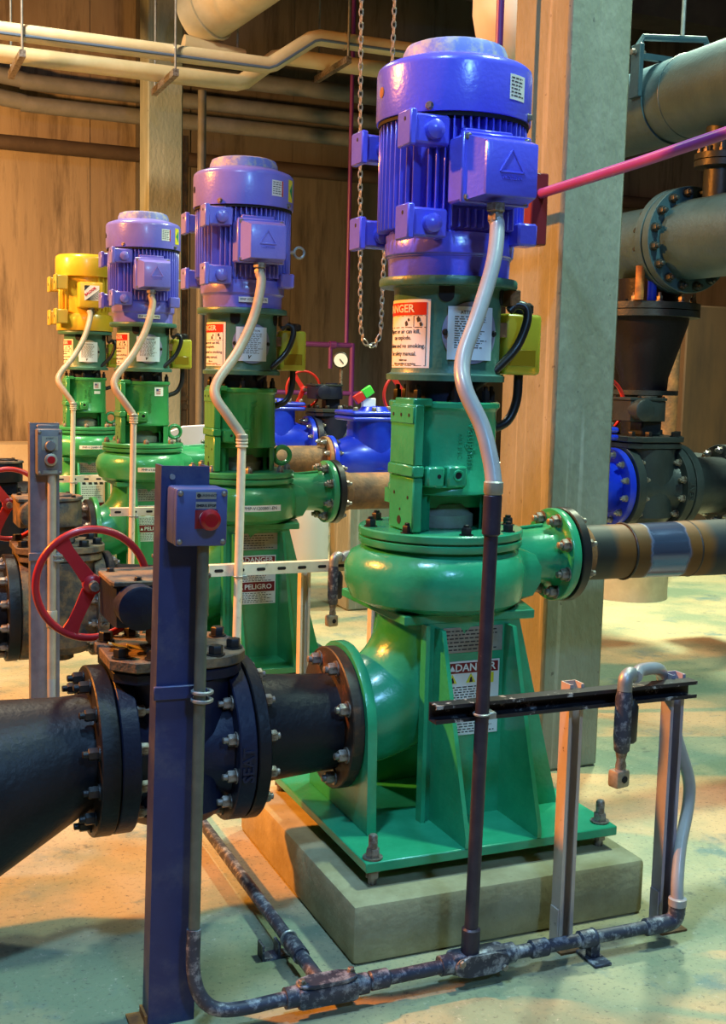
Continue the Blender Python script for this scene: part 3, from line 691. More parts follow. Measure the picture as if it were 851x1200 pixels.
        def blk(b):
            b.prism([(-.05, 2.03), (-.05, 1.99), (-.01, 2.03)], .0006, frame((0, -.2715, 0), (0, -1, 0), (1, 0, 0)))
            for i in range(6):
                d = .03 + i * .012; b.prism([(.055, 2.03 - d), (.055, 2.025 - d), (-.05 + d * .45, 1.925), (-.046 + d * .45 - .01, 1.925)], .0006, frame((0, -.2715, 0), (0, -1, 0), (1, 0, 0)))
        # lettering sits on the box face itself, so depth stays at three levels
        part('sticker_stripes', bx, INK, blk)
        part('lettering', bx, REDL, lambda b: b.text('BALDOR', .024, frame((-.008, -.2722, 1.987), (0, -1, 0), (.80, 0, .6)), .0004, bold=.001))
        P('cable_gland', GALV, lambda b: b.cyl((.01, -.2, 1.88), (.01, -.2, 1.835), .022))
    return t
for k in range(4): make_pump(k)

PAD_LABELS = ['mossy concrete block under the nearest green pump', 'concrete block under the pump behind the red button post', 'concrete block under the green pump in front of the gold-motor pump', 'concrete block under the gold-motor pump']
for k in range(4):
    single('concrete_base', PAD_LABELS[k], 'base', PADM, lambda b: b.box(-.44, .42, -.47, .47, 0, .154, .014, seg=2), group='concrete pump bases', loc=(0, PITCH * k, 0), key='pad')

# ------------------------------------------------------------------ suction side: elbow, gate/plug valve, spool (one set per pump)
WHO = ['nearest pump', 'second pump from the front', 'third pump from the front', 'gold-motor pump']
def flange(b, x, r, t, z, y=0.0, n=48, rin=.05):
    b.lathe([(rin, 0), (r - .003, 0), (r, .003), (r, t - .003), (r - .003, t), (rin, t)], frame((x, y, z), (1, 0, 0)), n)
VZ = .462
SPOOL_L = ['short black tapered spool between the nearest pump and its valve', 'short dark spool feeding the second pump, behind the red handwheel', 'short dark spool feeding the third pump, mostly hidden', 'short dark spool feeding the gold-motor pump']
ELB_L = ['big black suction pipe widening towards the left edge', 'dark suction pipe at the left edge behind the grey post', 'dark suction pipe of the third pump, at the left', 'dark suction pipe of the gold-motor pump']
VAL_L = ['big navy plug valve with red handwheel behind the blue button post', 'dusty brown plug valve with red handwheel behind the grey control post', 'dusty black plug valve in front of the third pump', 'dark plug valve in front of the gold-motor pump']

def valve_parts(t, m, mt, mw, key, X=0.0, wheel=True, mg=None):
    """plug valve with worm gear and handwheel, built about (-.78, 0, .462); X, Z offsets come with the thing's location"""
    K = key + m.name
    P = lambda n, mm, f, k=None, **kw: part(n, t, mm, f, key=(k or K + n), **kw)
    def body(b):
        b.lathe([(.168, -.905), (.150, -.86), (.158, -.80), (.158, -.76), (.150, -.70), (.168, -.655)], frame((0, 0, VZ), (1, 0, 0)), 40)
        b.lathe([(.02, .27), (.12, .275), (.155, .31), (.160, .66)], T(-.78, 0, 0), 40)
        b.lathe([(.05, .235), (.06, .24), (.06, .28)], T(-.78, 0, 0), 16)
    P('valve_body', m, body)
    for x, nm in ((-.655, 'valve_flange'), (-.952, 'valve_flange')):
        f = P(nm, m, lambda b: flange(b, 0, .218, .047, VZ), M=T(x))
    ring_bolts('flange_bolt', t, BOLTM, (-.655, 0, VZ), (-1, 0, 0), .186, 12, 'vfb', hexbolt(.016, .02, .012), 15)
    ring_bolts('flange_bolt', t, BOLTM, (-.905, 0, VZ), (1, 0, 0), .186, 12, 'vfb', hexbolt(.016, .02, .012), 15)
    P('lettering', m, lambda b: b.text('SEAT', .042, frame((-.632, -.217, VZ - .01), (0, -1, 0), (0, 0, 1)), .002, bold=.001), K + 'seat')
    def oct_(x0, x1, y, c, cr):
        pts = [(x0 + c, -y), (x1 - cr, -y)] + [(x1 - cr + cr * math.sin(R(a)), -y + cr - cr * math.cos(R(a))) for a in (22, 45, 68)] + [(x1, -y + cr), (x1, y - cr)]
        pts += [(x1 - cr + cr * math.cos(R(a)), y - cr + cr * math.sin(R(a))) for a in (22, 45, 68)] + [(x1 - cr, y), (x0 + c, y), (x0, y - c), (x0, -y + c)]
        return pts
    P('bonnet_flange', m, lambda b: b.prism(oct_(-.955, -.61, .158, .05, .11), .028, T(0, 0, .664), .003))
    P('bonnet', mt, lambda b: b.prism(oct_(-.965, -.60, .165, .055, .115), .028, T(0, 0, .697), .003))
    for x, y in ((-.935, -.10), (-.86, -.138), (-.70, -.138), (-.635, -.075), (-.635, .075), (-.70, .138), (-.86, .138), (-.935, .10)):
        P('bonnet_bolt', BLKBOLT, hexbolt(.019, .022), 'bonb', M=T(x, y, .725))
    P('gear_neck', m, lambda b: b.box(-.84, -.72, -.055, .055, .725, .80, .008))
    def gear(b):
        b.prism([(-.945, -.095), (-.86, -.105), (-.78, -.105), (-.72, -.08), (-.69, -.03), (-.69, .04), (-.72, .09), (-.78, .11), (-.945, .11), (-.952, .09), (-.952, -.07)], .105, T(0, 0, .80), .004)
    P('gear_box', m, gear)
    P('gear_cover', mt, lambda b: b.prism([(-.952, -.10), (-.78, -.112), (-.715, -.085), (-.684, -.03), (-.684, .04), (-.715, .095), (-.78, .116), (-.952, .116), (-.958, .09), (-.958, -.075)], .014, T(0, 0, .905), .003))
    for x, y in ((-.89, -.09), (-.73, -.07), (-.93, .06), (-.73, .07)):
        P('cover_screw', BLKBOLT, hexbolt(.009, .008), 'gcs', M=T(x, y, .919))
    P('worm_housing', m, lambda b: (b.lathe([(.05, .0), (.056, .004), (.056, .10)], frame((-.895, -.155, .858), (0, 1, 0)), 28)))
    P('position_dial', m, lambda b: b.lathe([(.05, .919), (.05, .925), (.046, .928), (0, .929)], T(-.775, 0, 0), 24))
    P('worm_shaft', BOLTM, lambda b: b.cyl((-.962, .10, .872), (-.962, .165, .872), .013), 'wsh')
    if wheel:
        F = frame((-.962, .15, .872), (0, -1, 0), (1, 0, 0))
        hw = P('handwheel', mw, lambda b: b.torus(.147, .0105, F, 56, 10), 'hw' + mw.name, label='red handwheel')
        part('hub', hw, mw, lambda b: b.lathe([(.018, -.012), (.026, -.01), (.026, .018), (.02, .022)], F, 22), key='hub' + mw.name)
        def spoke(a):
            def f(b):
                ca, sa = math.cos(R(a)), math.sin(R(a)); n = (-sa, ca)
                pts = []
                for d, w in ((.02, .020), (.07, .017), (.11, .015), (.142, .024)): pts.append((d, w))
                poly = [(ca * d + n[0] * w, sa * d + n[1] * w) for d, w in pts] + [(ca * d - n[0] * w, sa * d - n[1] * w) for d, w in reversed(pts)]
                b.prism(poly, .008, F @ T(0, 0, -.002), .002)
            return f
        for a in (125, 245, 5): part('spoke', hw, mw, spoke(a), key='spk%d' % a + mw.name)

def suction(k):
    sh = (0, PITCH * k, 0)
    m = NAVY if k == 0 else DUSTY if k == 1 else BLACKP
    mp = BLACKP
    # spool
    t = thing('suction_spool', SPOOL_L[k], 'pipe', (-.45, 0, .27), sh, 'suction spools')
    part('pipe', t, mp, lambda b: b.lathe([(.150, -.57), (.146, -.53), (.134, -.36), (.134, -.33)], frame((0, 0, .478), (1, 0, 0)), 44), key='spp')
    part('pipe_flange', t, mp, lambda b: flange(b, -.604, .220, .034, VZ), key='spf1')
    part('pipe_flange', t, RUSTBLK if k == 0 else mp, lambda b: flange(b, -.337, .198, .034, .49), key='spf2%d' % (k == 0))
    ring_bolts('flange_bolt', t, BOLTM, (-.337, 0, .49), (-1, 0, 0), .166, 8, 'sfb', hexbolt(.0175, .022, .010), 22.5)
    ring_bolts('flange_bolt', t, BOLTM, (-.570, 0, VZ), (1, 0, 0), .186, 12, 'sfb2', hexbolt(.016, .02, .008), 15)
    # elbow to the floor
    t = thing('suction_pipe', ELB_L[k], 'pipe', (-1.33, 0, .14), sh, 'suction pipes')
    def el(b):
        pts = [(-.99, 0, VZ), (-1.03, 0, VZ), (-1.30, 0, VZ - .087), (-2.2, 0, VZ - .087)]
        b.tube(pts, [.148, .148, .235, .235], 44)
    part('pipe', t, mp, el, key='elp')
    part('pipe_support', t, mp, lambda b: b.box(-1.75, -1.65, -.12, .12, 0, .16), key='els')
    part('pipe_flange', t, mp, lambda b: flange(b, -1.003, .220, .047, VZ), key='elf')
    ring_bolts('flange_bolt', t, BLKBOLT if k == 0 else BOLTM, (-1.003, 0, VZ), (-1, 0, 0), .188, 12, 'efb%d' % (k == 0), hexbolt(.016, .024, .012), 15)
    t = thing('plug_valve', VAL_L[k], 'valve', (-.78, 0, .235), sh, 'suction plug valves')
    valve_parts(t, m, DUSTY if k < 3 else m, RED if k == 0 else RED2, 'sv')
for k in range(4): suction(k)

# scraps of tape lying on the nearest valve
def scrap(label, x, y, m, s):
    single('tape_scrap', label, 'scrap', m, lambda b: (b.prism([(-.03, -.012), (.0, -.02), (.028, -.008), (.024, .014), (-.006, .02), (-.026, .012)], .002, Matrix.Rotation(.35, 4, 'Y'))), loc=(x, y, .737))
scrap('crumpled yellow paper scrap on the navy valve bonnet', -.885, -.055, mat('yellow_paper', (.55, .5, .18), .7), 1)
scrap('pale green paper scrap on the navy valve bonnet beside the yellow scrap', -.925, -.02, mat('green_paper', (.42, .52, .36), .7), 2)

# ------------------------------------------------------------------ strut channel helper
def channel(b, axis, a0, a1, c, w, d, t=.003, lip=.009, face='-y'):
    """C channel: axis 'x' or 'z', centre c in the other two directions, open towards face (-y or +y)"""
    s = -1 if face == '-y' else 1
    def bx(u0, u1, y0, y1):
        y0, y1 = sorted((y0, y1))
        if axis == 'x': b.box(a0, a1, y0, y1, c[1] + u0, c[1] + u1)
        else: b.box(c[0] + u0, c[0] + u1, y0, y1, a0, a1)
    yc = c[0] if axis == 'x' else c[1]
    bx(-w / 2, w / 2, yc - s * d / 2, yc - s * (d / 2 - t))
    bx(-w / 2, -w / 2 + t, yc - s * (d / 2 - t), yc + s * d / 2)
    bx(w / 2 - t, w / 2, yc - s * (d / 2 - t), yc + s * d / 2)
    bx(-w / 2 + t, -w / 2 + lip, yc + s * (d / 2 - t), yc + s * d / 2)
    bx(w / 2 - lip, w / 2 - t, yc + s * (d / 2 - t), yc + s * d / 2)

# ------------------------------------------------------------------ button posts on the left (one per pump in view)
POST_L = ['tall blue-grey steel post with a red mushroom stop button, nearest the camera', 'grey steel post with a two-button control box at the left edge']
def button_post(k):
    sh = (0, PITCH * k, 0); m = BLUESTRUT if k == 0 else GREYSTRUT
    t = thing('button_post', POST_L[k], 'post', (-.915, -.55, 0), sh, 'button posts', rot=(0, R(1.15 if k == 0 else .2), 0))
    def ch(b):
        b.box(-.968, -.864, -.562, -.556, 0, 1.245); b.box(-.968, -.962, -.556, -.505, 0, 1.245); b.box(-.870, -.864, -.556, -.505, 0, 1.245)
    part('channel', t, m, ch, key='pch' + m.name)
    part('foot', t, ORANGEP, lambda b: (b.box(-1.005, -.968, -.555, -.50, 0, .006), b.box(-.974, -.968, -.555, -.50, .006, .022)), key='pft')
    part('bolt_hole', t, GALV, lambda b: b.cyl((-.945, -.562, 1.222), (-.945, -.566, 1.222), .006, n=10), key='pbh')
    if k == 0:
        bx = part('enclosure', t, BOXBLUE, lambda b: b.box(-.956, -.846, -.622, -.562, 1.085, 1.205, .007, seg=2), label='blue-grey enclosure')
        part('lid', bx, BOXBLUE, lambda b: b.box(-.956, -.846, -.646, -.6235, 1.085, 1.205, .006, seg=2))
        for x, z in ((-.947, 1.195), (-.855, 1.195), (-.947, 1.095), (-.855, 1.095)):
            part('screw', bx, BOLTM, hexbolt(.005, .003), key='ess', M=frame((x, -.646, z), (0, -1, 0)))
        def lb(z0, z1):
            return lambda b: b.box(-.915, -.872, -.6472, -.646, z0, z1)
        part('maker_plate', bx, PLATE, lb(1.184, 1.198)); part('legend_plate', bx, PLATE, lb(1.164, 1.178))
        part('lettering', bx, INK, lambda b: (b.lathe([(.0042, 0), (.0042, .0006)], frame((-.909, -.6472, 1.191), (0, -1, 0)), 14), b.text('SUREMNECT', .0068, frame((-.889, -.6472, 1.191), (0, -1, 0), (1, 0, 0)), .0003)))
        part('legend_lettering', bx, INK, lambda b: b.text('EMERG STOP', .0072, frame((-.893, -.6472, 1.170), (0, -1, 0), (1, 0, 0)), .0003, bold=.0003))
        part('legend_square', bx, MAROON, lambda b: b.box(-.916, -.868, -.6472, -.646, 1.122, 1.161))
        part('button_collar', bx, WHITE, lambda b: b.lathe([(.017, 0), (.017, .012), (.014, .016)], frame((-.890, -.646, 1.143), (0, -1, 0)), 24))
        part('mushroom_button', bx, BUTTON, lambda b: b.lathe([(.014, .014), (.021, .017), (.0225, .022), (.021, .030), (.014, .0345), (.011, .034), (0, .0345)], frame((-.890, -.646, 1.143), (0, -1, 0)), 30), label='red mushroom button')
    else:
        bx = part('enclosure', t, BOXTOP, lambda b: b.box(-.950, -.862, -.625, -.562, 1.06, 1.225, .006, seg=2), label='dark grey two-button enclosure')
        part('mounting_ear', bx, BOXTOP, lambda b: b.box(-.945, -.868, -.572, -.562, 1.215, 1.24, .004))
        for x, z in ((-.942, 1.215), (-.87, 1.215), (-.942, 1.07), (-.87, 1.07)):
            part('screw', bx, BOLTM, hexbolt(.005, .003), key='ess2', M=frame((x, -.625, z), (0, -1, 0)))
        part('legend_plate', bx, PLATE, lambda b: b.box(-.935, -.878, -.6262, -.625, 1.15, 1.20))
        part('lettering', bx, INK, lambda b: b.text('START', .009, frame((-.907, -.6262, 1.192), (0, -1, 0), (1, 0, 0)), .0003))
        part('maker_plate', bx, PLATE, lambda b: b.box(-.93, -.88, -.6262, -.625, 1.066, 1.078))
        part('round_button', bx, BOXTOP, lambda b: b.lathe([(.019, 0), (.019, .014), (.016, .018), (0, .019)], frame((-.906, -.6262, 1.167), (0, -1, 0)), 26), label='dark round button')
        part('button_collar', bx, PLATE, lambda b: b.lathe([(.022, 0), (.022, .014), (.015, .018)], frame((-.904, -.625, 1.117), (0, -1, 0)), 26))
        part('stop_button', bx, BUTTON, lambda b: b.lathe([(.014, .012), (.014, .020), (0, .021)], frame((-.904, -.625, 1.117), (0, -1, 0)), 22), label='red stop button')
    def clampf(b):
        b.box(-.975, -.866, -.572, -.562, .742, .772, .002); b.box(-.885, -.866, -.602, -.562, .742, .772, .002)
    part('conduit_clamp', t, m, clampf, key='pcl' + m.name)
    for z in (.748, .766):
        part('clamp_band', t, GALV, lambda b: b.torus(.0205, .0045, T(-.879, -.607, 0), 22, 6), key='pcb', M=T(0, 0, z))
for k in range(2): button_post(k)

# ------------------------------------------------------------------ conduits, strut frames and sensors
COND_L = ['dark conduit on the floor before the nearest pump, rising into a bent grey hose', 'cream conduit with tan flexible hose in front of the second pump', 'cream conduit with tan flexible hose in front of the third pump', 'cream conduit with tan flexible hose in front of the gold-motor pump']
FRAME_L = ['low black channel rail on two steel posts in front of the nearest pump', 'cream slotted channel rail in front of the second pump', 'cream slotted channel rail in front of the third pump', 'cream slotted channel rail in front of the gold-motor pump']
YC = -.637
def conduit(k):
    sh = (0, PITCH * k, 0)
    mv = VCOND if k == 0 else CREAM; mf = FLEX if k == 0 else FLEXB; mr = CONDUIT
    t = thing('electrical_conduit', COND_L[k], 'conduit', (-.19, YC, 0), sh, 'conduits rising to the motors')
    P = lambda n, m, f, **kw: part(n, t, m, f, key='co' + n + m.name + str(k == 0), **kw)
    P('vertical_conduit', mv, lambda b: b.cyl((-.207, YC, .07), (-.190, YC, 1.19), .0165, n=18))
    if k == 0:
        P('upper_sleeve', mv, lambda b: b.lathe([(.018, 0), (.0215, .004), (.0215, .092), (.018, .096)], frame((-.192, YC, 1.085), (.015, 0, 1)), 20))
        P('lower_sleeve', mv, lambda b: b.lathe([(.019, 0), (.0225, .004), (.0225, .062), (.018, .066)], frame((-.207, YC, .075), (.015, 0, 1)), 20))
    else: P('upper_sleeve', mv, lambda b: [b.torus(.019, .005, T(-.19, YC, z), 20, 6) for z in (1.165, 1.178, 1.19)])
    P('flex_fitting', PLATE, lambda b: b.lathe([(.020, 1.18), (.0225, 1.184), (.0225, 1.208), (.018, 1.212)], T(-.19, YC, 0), 20))
    fp = [(-.018, -.29, 1.85), (-.017, -.30, 1.825), (-.059, -.36, 1.727), (-.135, -.43, 1.595), (-.197, -.48, 1.49), (-.216, -.53, 1.42), (-.194, -.58, 1.333), (-.187, -.615, 1.255), (-.189, YC, 1.205)]
    if k: fp = [(-.018, -.29, 1.85), (-.017, -.31, 1.80), (-.07, -.38, 1.66), (-.16, -.46, 1.52), (-.26, -.54, 1.41), (-.28, -.58, 1.35), (-.24, -.61, 1.28), (-.20, YC + .01, 1.22), (-.19, YC, 1.195)]
    P('flexible_hose', mf, lambda b: b.tube(spline(fp, 7), .0195, 16))
    # floor run
    def body(b):
        b.box(-.075, .075, -.026, .026, -.032, .018, .012, seg=2)
        b.cyl((-.10, 0, -.004), (-.06, 0, -.004), .024, n=16); b.cyl((.06, 0, -.004), (.10, 0, -.004), .024, n=16)
    def cover(b):
        n = 24; poly = []
        for i in range(n):
            a = 2 * math.pi * i / n; c, s_ = math.cos(a), math.sin(a)
            poly.append((.072 * abs(c) ** .5 * (1 if c > 0 else -1), .026 * abs(s_) ** .7 * (1 if s_ > 0 else -1)))
        b.prism(poly, .010, None, .003)
    P('conduit_body', mr, body, M=T(-.185, YC, .055) @ Matrix.Rotation(R(90), 4, 'X'))
    P('body_cover', mr, cover, M=frame((-.185, YC - .020, .055), (0, -1, 0), (1, 0, 0)))
    for dx in (-.058, .058): P('cover_screw', BOLTM, hexbolt(.008, .008), M=frame((-.185 + dx, YC - .028, .055 - dx * .25), (0, -1, 0)))
    P('floor_run', mr, lambda b: b.cyl((-.11, YC, .055), (.385, YC, .055), .0165, n=18))
    for x in (-.04, .10, .30): P('coupling', mr, lambda b: b.lathe([(.018, 0), (.0225, .004), (.0225, .046), (.018, .05)], frame((0, YC, .055), (1, 0, 0)), 18), M=T(x))
    P('loop_elbow', mr, lambda b: b.tube(spline([(.345, YC, .055), (.385, YC, .058), (.398, YC, .075), (.400, YC, .10)], 4), .022, 14))
    P('elbow_collar', FLEX, lambda b: b.lathe([(.021, .098), (.0235, .10), (.0235, .118), (.02, .12)], T(.400, YC, 0), 18))
    P('loop_hose', FLEX, lambda b: b.tube(spline([(.400, YC, .11), (.408, YC + .015, .155), (.440, YC + .05, .235), (.482, YC + .08, .33), (.486, YC + .09, .40), (.456, YC + .105, .50), (.425, YC + .115, .60), (.39, YC + .10, .685), (.33, YC + .05, .72), (.26, YC + .02, .728), (.225, YC - .01, .722)], 6), .0165, 12))
    if k == 0:
        P('conduit_body', mr, body, M=T(-.575, YC, .055)); P('body_cover', CONDUIT, cover, M=T(-.575, YC, .073))
        for dx in (-.062, .062): P('cover_screw', BOLTM, hexbolt(.008, .012), M=T(-.575 + dx, YC + dx * .1, .083))
        P('floor_run_short', mr, lambda b: b.cyl((-.49, YC, .052), (-.27, YC, .055), .0165, n=18))
        part('coupling', t, mr, lambda b: b.lathe([(.018, 0), (.0225, .004), (.0225, .046), (.018, .05)], frame((0, YC, .054), (1, 0, 0)), 18), key='cpl2', M=T(-.47))
        P('post_riser', mat('green_grey_conduit', (.12, .13, .11), .5, .3, c2=(.16, .17, .14), scale=18), lambda b: b.tube(spline([(-.864, -.606, 1.087), (-.869, -.608, .8), (-.876, -.612, .4), (-.880, -.615, .2)], 5), .0128, 16))
        P('bent_run', mr, lambda b: b.tube(spline([(-.880, -.615, .24), (-.881, -.617, .15), (-.868, -.622, .09), (-.835, -.628, .055), (-.78, YC, .048), (-.70, YC, .050), (-.65, YC, .052)], 6), .0158, 16))
        P('back_run', mr, lambda b: b.cyl((-.575, YC + .02, .052), (-.572, .75, .048), .0165, n=18))
        part('run_collar', t, mr, lambda b: b.cyl((-.575, -.47, .052), (-.575, -.40, .052), .021, n=18), key='rcol')
        part('pipe_clamp', t, GALV, lambda b: b.torus(.019, .004, frame((-.574, -.375, .052), (0, 1, 0)), 20, 6), key='rcl')
        part('clamp_foot', t, CONDUIT, lambda b: (b.box(-.64, -.535, -.37, -.33, 0, .006), b.box(-.64, -.634, -.37, -.33, .006, .04), b.box(-.598, -.592, -.37, -.33, .006, .04), b.box(-.545, -.539, -.37, -.33, .006, .034)), key='rft')
    if k == 1:
        P('post_riser', FLEXB, lambda b: b.cyl((-.893, -.606, 1.062), (-.900, -.612, .30), .0155, n=16))
        P('post_coupling', FLEXB, lambda b: b.lathe([(.017, 0), (.020, .004), (.020, .06), (.017, .064)], frame((-.8975, -.610, .50), (.01, 0, 1)), 18))
        P('bent_run', FLEX, lambda b: b.tube(spline([(-.900, -.612, .31), (-.898, -.613, .22), (-.875, -.617, .14), (-.82, -.625, .08), (-.74, YC, .055), (-.30, YC, .055)], 6), .0155, 16))
    return t
for k in range(4): conduit(k)

def strut_frame(k):
    sh = (0, PITCH * k, 0)
    mr = BLKSTRUT if k == 0 else CREAM
    mp1 = mat('peeling_orange_lit_channel', (.50, .40, .34), .55, c2=(.56, .46, .38), scale=14, c3=(.08, .06, .05), s3=40, lo3=.64, hi3=.72) if k == 0 else CREAM  # orange light on the left face put into the channel colour
    t = thing('strut_frame', FRAME_L[k], 'frame', (.1, -.57, 0), sh, 'strut frames in front of the pumps')
    P = lambda n, m, f, **kw: part(n, t, m, f, key='sf' + n + m.name, **kw)
    if k == 0: P('rail', mr, lambda b: channel(b, 'x', -.308, .44, (-.598, .664), .044, .038))
    else:
        P('rail', mr, lambda b: channel(b, 'x', -.308, .44, (-.598, .684), .044, .038, face='+y'))
        for i in range(9):
            def slot(b):
                poly = [(.012 + .006 * math.cos(R(a)), .006 * math.sin(R(a))) for a in range(-90, 91, 30)] + [(-.012 + .006 * math.cos(R(a)), .006 * math.sin(R(a))) for a in range(90, 271, 30)]
                b.prism(poly, .0008, frame((0, -.617, .684), (0, -1, 0), (1, 0, 0)))
            P('slot', DARKHOLE, slot, M=T(-.27 + .085 * i))
    for x, m, nm in ((.102, mp1, 'post'), (.412, mat('lavender_grey_channel', (.34, .30, .38), .5, c2=(.40, .36, .43), scale=14) if k == 0 else CREAM, 'post')):
        P(nm, m, lambda b: channel(b, 'z', .0, .695, (0, -.557), .041, .041), M=T(x), kind=None)
        P('foot', RUST, lambda b: b.box(-.026, .055, -.60, -.53, 0, .006), M=T(x))
        P('foot_tab', m, lambda b: b.box(-.0255, -.0215, -.575, -.54, .006, .11), M=T(x))
    P('clamp_strap', GALV, lambda b: (b.torus(.0185, .003, T(-.199, YC, .664), 22, 6), b.box(-.185, -.165, YC - .012, YC + .02, .652, .668, .002)), label='bent strap holding the conduit')
    P('floor_clamp', CONDUIT, lambda b: (b.torus(.0195, .005, frame((.145, YC, .055), (1, 0, 0)), 20, 6), b.box(.12, .17, YC - .05, YC + .04, 0, .008, .002), b.box(.132, .158, YC - .012, YC + .012, .008, .04)))
    if k == 0: P('gusset_bracket', GREYSTRUT, lambda b: b.prism([(.36, .642), (.392, .642), (.392, .60)], .004, frame((0, -.575, 0), (0, -1, 0), (1, 0, 0))))
for k in range(4): strut_frame(k)

SENS_L = ['dark cable gland with an eyelet end hanging from the black rail', 'black cable gland with an eyelet end hanging from the cream rail']
for k in range(2):
    t = thing('hanging_gland', SENS_L[k], 'connector', (.19, -.65, .447), (0, PITCH * k, 0), 'hanging cable glands')
    P = lambda n, m, f, **kw: part(n, t, m, f, key='hg' + n + m.name, **kw)
    P('elbow', GALV, lambda b: b.tube(spline([(.232, -.630, .720), (.21, -.642, .728), (.193, -.650, .718), (.19, -.652, .69)], 5), .0185, 14))
    P('sleeve', CONDUIT, lambda b: b.lathe([(.014, .535), (.019, .54), (.022, .575), (.0215, .67), (.018, .69)], T(.19, -.652, 0), 18))
    P('grip', RUBBER, lambda b: b.lathe([(.010, .558), (.016, .565), (.017, .65), (.008, .668)], T(.212, -.655, 0), 14))
    P('stem', BOLTM, lambda b: b.lathe([(.012, .49), (.014, .5), (.011, .515), (.015, .535)], T(.19, -.652, 0), 14))
    def eye(b): b.box(-.023, .023, -.018, .018, -.024, .022, .008, seg=2)
    P('eyelet', mat('dirty_brass', (.40, .34, .24), .5, .4, c2=(.28, .22, .14), scale=40), eye, M=T(.186, -.652, .471) @ Matrix.Rotation(R(12), 4, 'Z'))
    P('eyelet_hole', DARKHOLE, lambda b: b.lathe([(.009, 0), (.009, .001)], frame((.190, -.671, .471), (.2, -1, 0)), 16))

# ------------------------------------------------------------------ discharge side
DZ = .908; DY = .10
DP_L = ['rust-banded steel discharge pipe running right from the nearest pump', 'rusty discharge pipe running right from the second pump to a blue valve', 'rusty brown discharge pipe behind the second pump, bolted to a blue valve', 'discharge pipe of the gold-motor pump, far back']
for k in range(4):
    t = thing('discharge_pipe', DP_L[k], 'pipe', (.5, DY, DZ - .085), (0, PITCH * k, 0), 'discharge pipes')
    dxk = .22 if k == 1 else 0.0
    if k == 0:
        part('pipe', t, BANDED, lambda b: b.lathe([(.086, .465), (.0865, .70), (.092, 1.05), (.094, 7.9)], frame((0, DY, DZ), (1, 0, 0)), 44))
        for x in (.70, .95):
            part('weld_bead', t, RUSTBLK, lambda b: b.torus(.0885, .004, frame((0, DY, DZ), (1, 0, 0)), 40, 6), key='wb', M=T(x))
    else:
        part('pipe', t, RUST, lambda b: b.lathe([(.086, .465), (.086, 1.2 + dxk)], frame((0, DY, DZ), (1, 0, 0)), 36), key='dpp%d' % (k == 1))
        part('outlet_flange', t, RUST, lambda b: flange(b, 1.175, .145, .028, DZ, DY, 40), key='dpf2', M=T(dxk))
        ring_bolts('flange_bolt', t, STEEL, (1.175 + dxk, DY, DZ), (-1, 0, 0), .12, 8, 'dpb2', hexbolt(.015, .02, .01), 22.5)
    part('pipe_flange', t, RUBBER, lambda b: flange(b, .464, .146, .030, DZ, DY, 48), key='dpf')
    part('weld_neck', t, RUST, lambda b: b.lathe([(.103, .494), (.100, .51), (.090, .545), (.087, .55)], frame((0, DY, DZ), (1, 0, 0)), 36), key='dpw')
    ring_bolts('flange_bolt', t, BOLTM, (.494, DY, DZ), (1, 0, 0), .117, 8, 'dpb', hexbolt(.015, .018, .012), 22.5)

CV_L = ['', 'bright blue check valve hidden behind the nearest pump and column, blue flange showing', 'bright blue check valve in the middle distance, bolted to the rusty pipe', 'bright blue check valve farthest back, behind the yellow oil bottle']
PV_L = ['', 'dark grey plug valve with gear operator right of the concrete column', 'dark valve with red handwheel partly behind the nearest pump', 'grey-black gear-operated valve with a red handwheel below the gauge']
for k in range(1, 4):
    dx = .22 if k == 1 else 0.0
    t = thing('check_valve', CV_L[k], 'valve', (1.6, DY, DZ - .16), (dx, PITCH * k, 0), 'blue check valves')
    P = lambda n, m, f, **kw: part(n, t, m, f, key='cv' + n + m.name, **kw)
    P('valve_body', CHECKB, lambda b: (b.lathe([(.10, 1.235), (.125, 1.29), (.155, 1.36), (.170, 1.46), (.170, 1.58), (.15, 1.68), (.13, 1.73), (.13, 1.77)], frame((0, DY, DZ), (1, 0, 0)), 40), b.lathe([(.165, .85), (.16, 1.17)], T(1.51, DY, 0), 36)))
    P('valve_flange', CHECKB, lambda b: flange(b, 1.206, .150, .03, DZ, DY, 44)); part('valve_flange', t, CHECKB, lambda b: flange(b, 1.770, .20, .038, DZ, DY, 44), key='cvf2')
    ring_bolts('flange_bolt', t, STEEL, (1.236, DY, DZ), (1, 0, 0), .122, 8, 'cvb', hexbolt(.015, .02, .01), 22.5)
    ring_bolts('flange_bolt', t, STEEL, (1.770, DY, DZ), (-1, 0, 0), .17, 12, 'cvb2', hexbolt(.015, .02, .01), 15)
    P('cover_flange', CHECKB, lambda b: b.box(1.31, 1.71, DY - .17, DY + .17, 1.155, 1.185, .03, seg=3)); P('cover', CHECKB, lambda b: b.box(1.31, 1.71, DY - .17, DY + .17, 1.190, 1.22, .03, seg=3))
    P('cover_cap', CHECKB, lambda b: b.lathe([(.10, 1.215), (.08, 1.245), (0, 1.25)], T(1.52, DY, 0), 24))
    for x, y in ((1.34, -.13), (1.46, -.145), (1.58, -.145), (1.68, -.13), (1.34, .13), (1.68, .13)):
        P('cover_bolt', BOLTM, hexbolt(.016, .02), M=T(x, DY + y, 1.22))
    # plug valve downstream; same pattern as on the suction side
    off = (2.205 + .78 if k == 1 else 1.985 + .78, PITCH * k + DY, DZ - VZ)
    t = thing('plug_valve', PV_L[k], 'valve', (-.78, 0, .235), off, 'discharge plug valves')
    valve_parts(t, DGREY if k == 1 else NAVY, DGREY, RED2, 'dv')
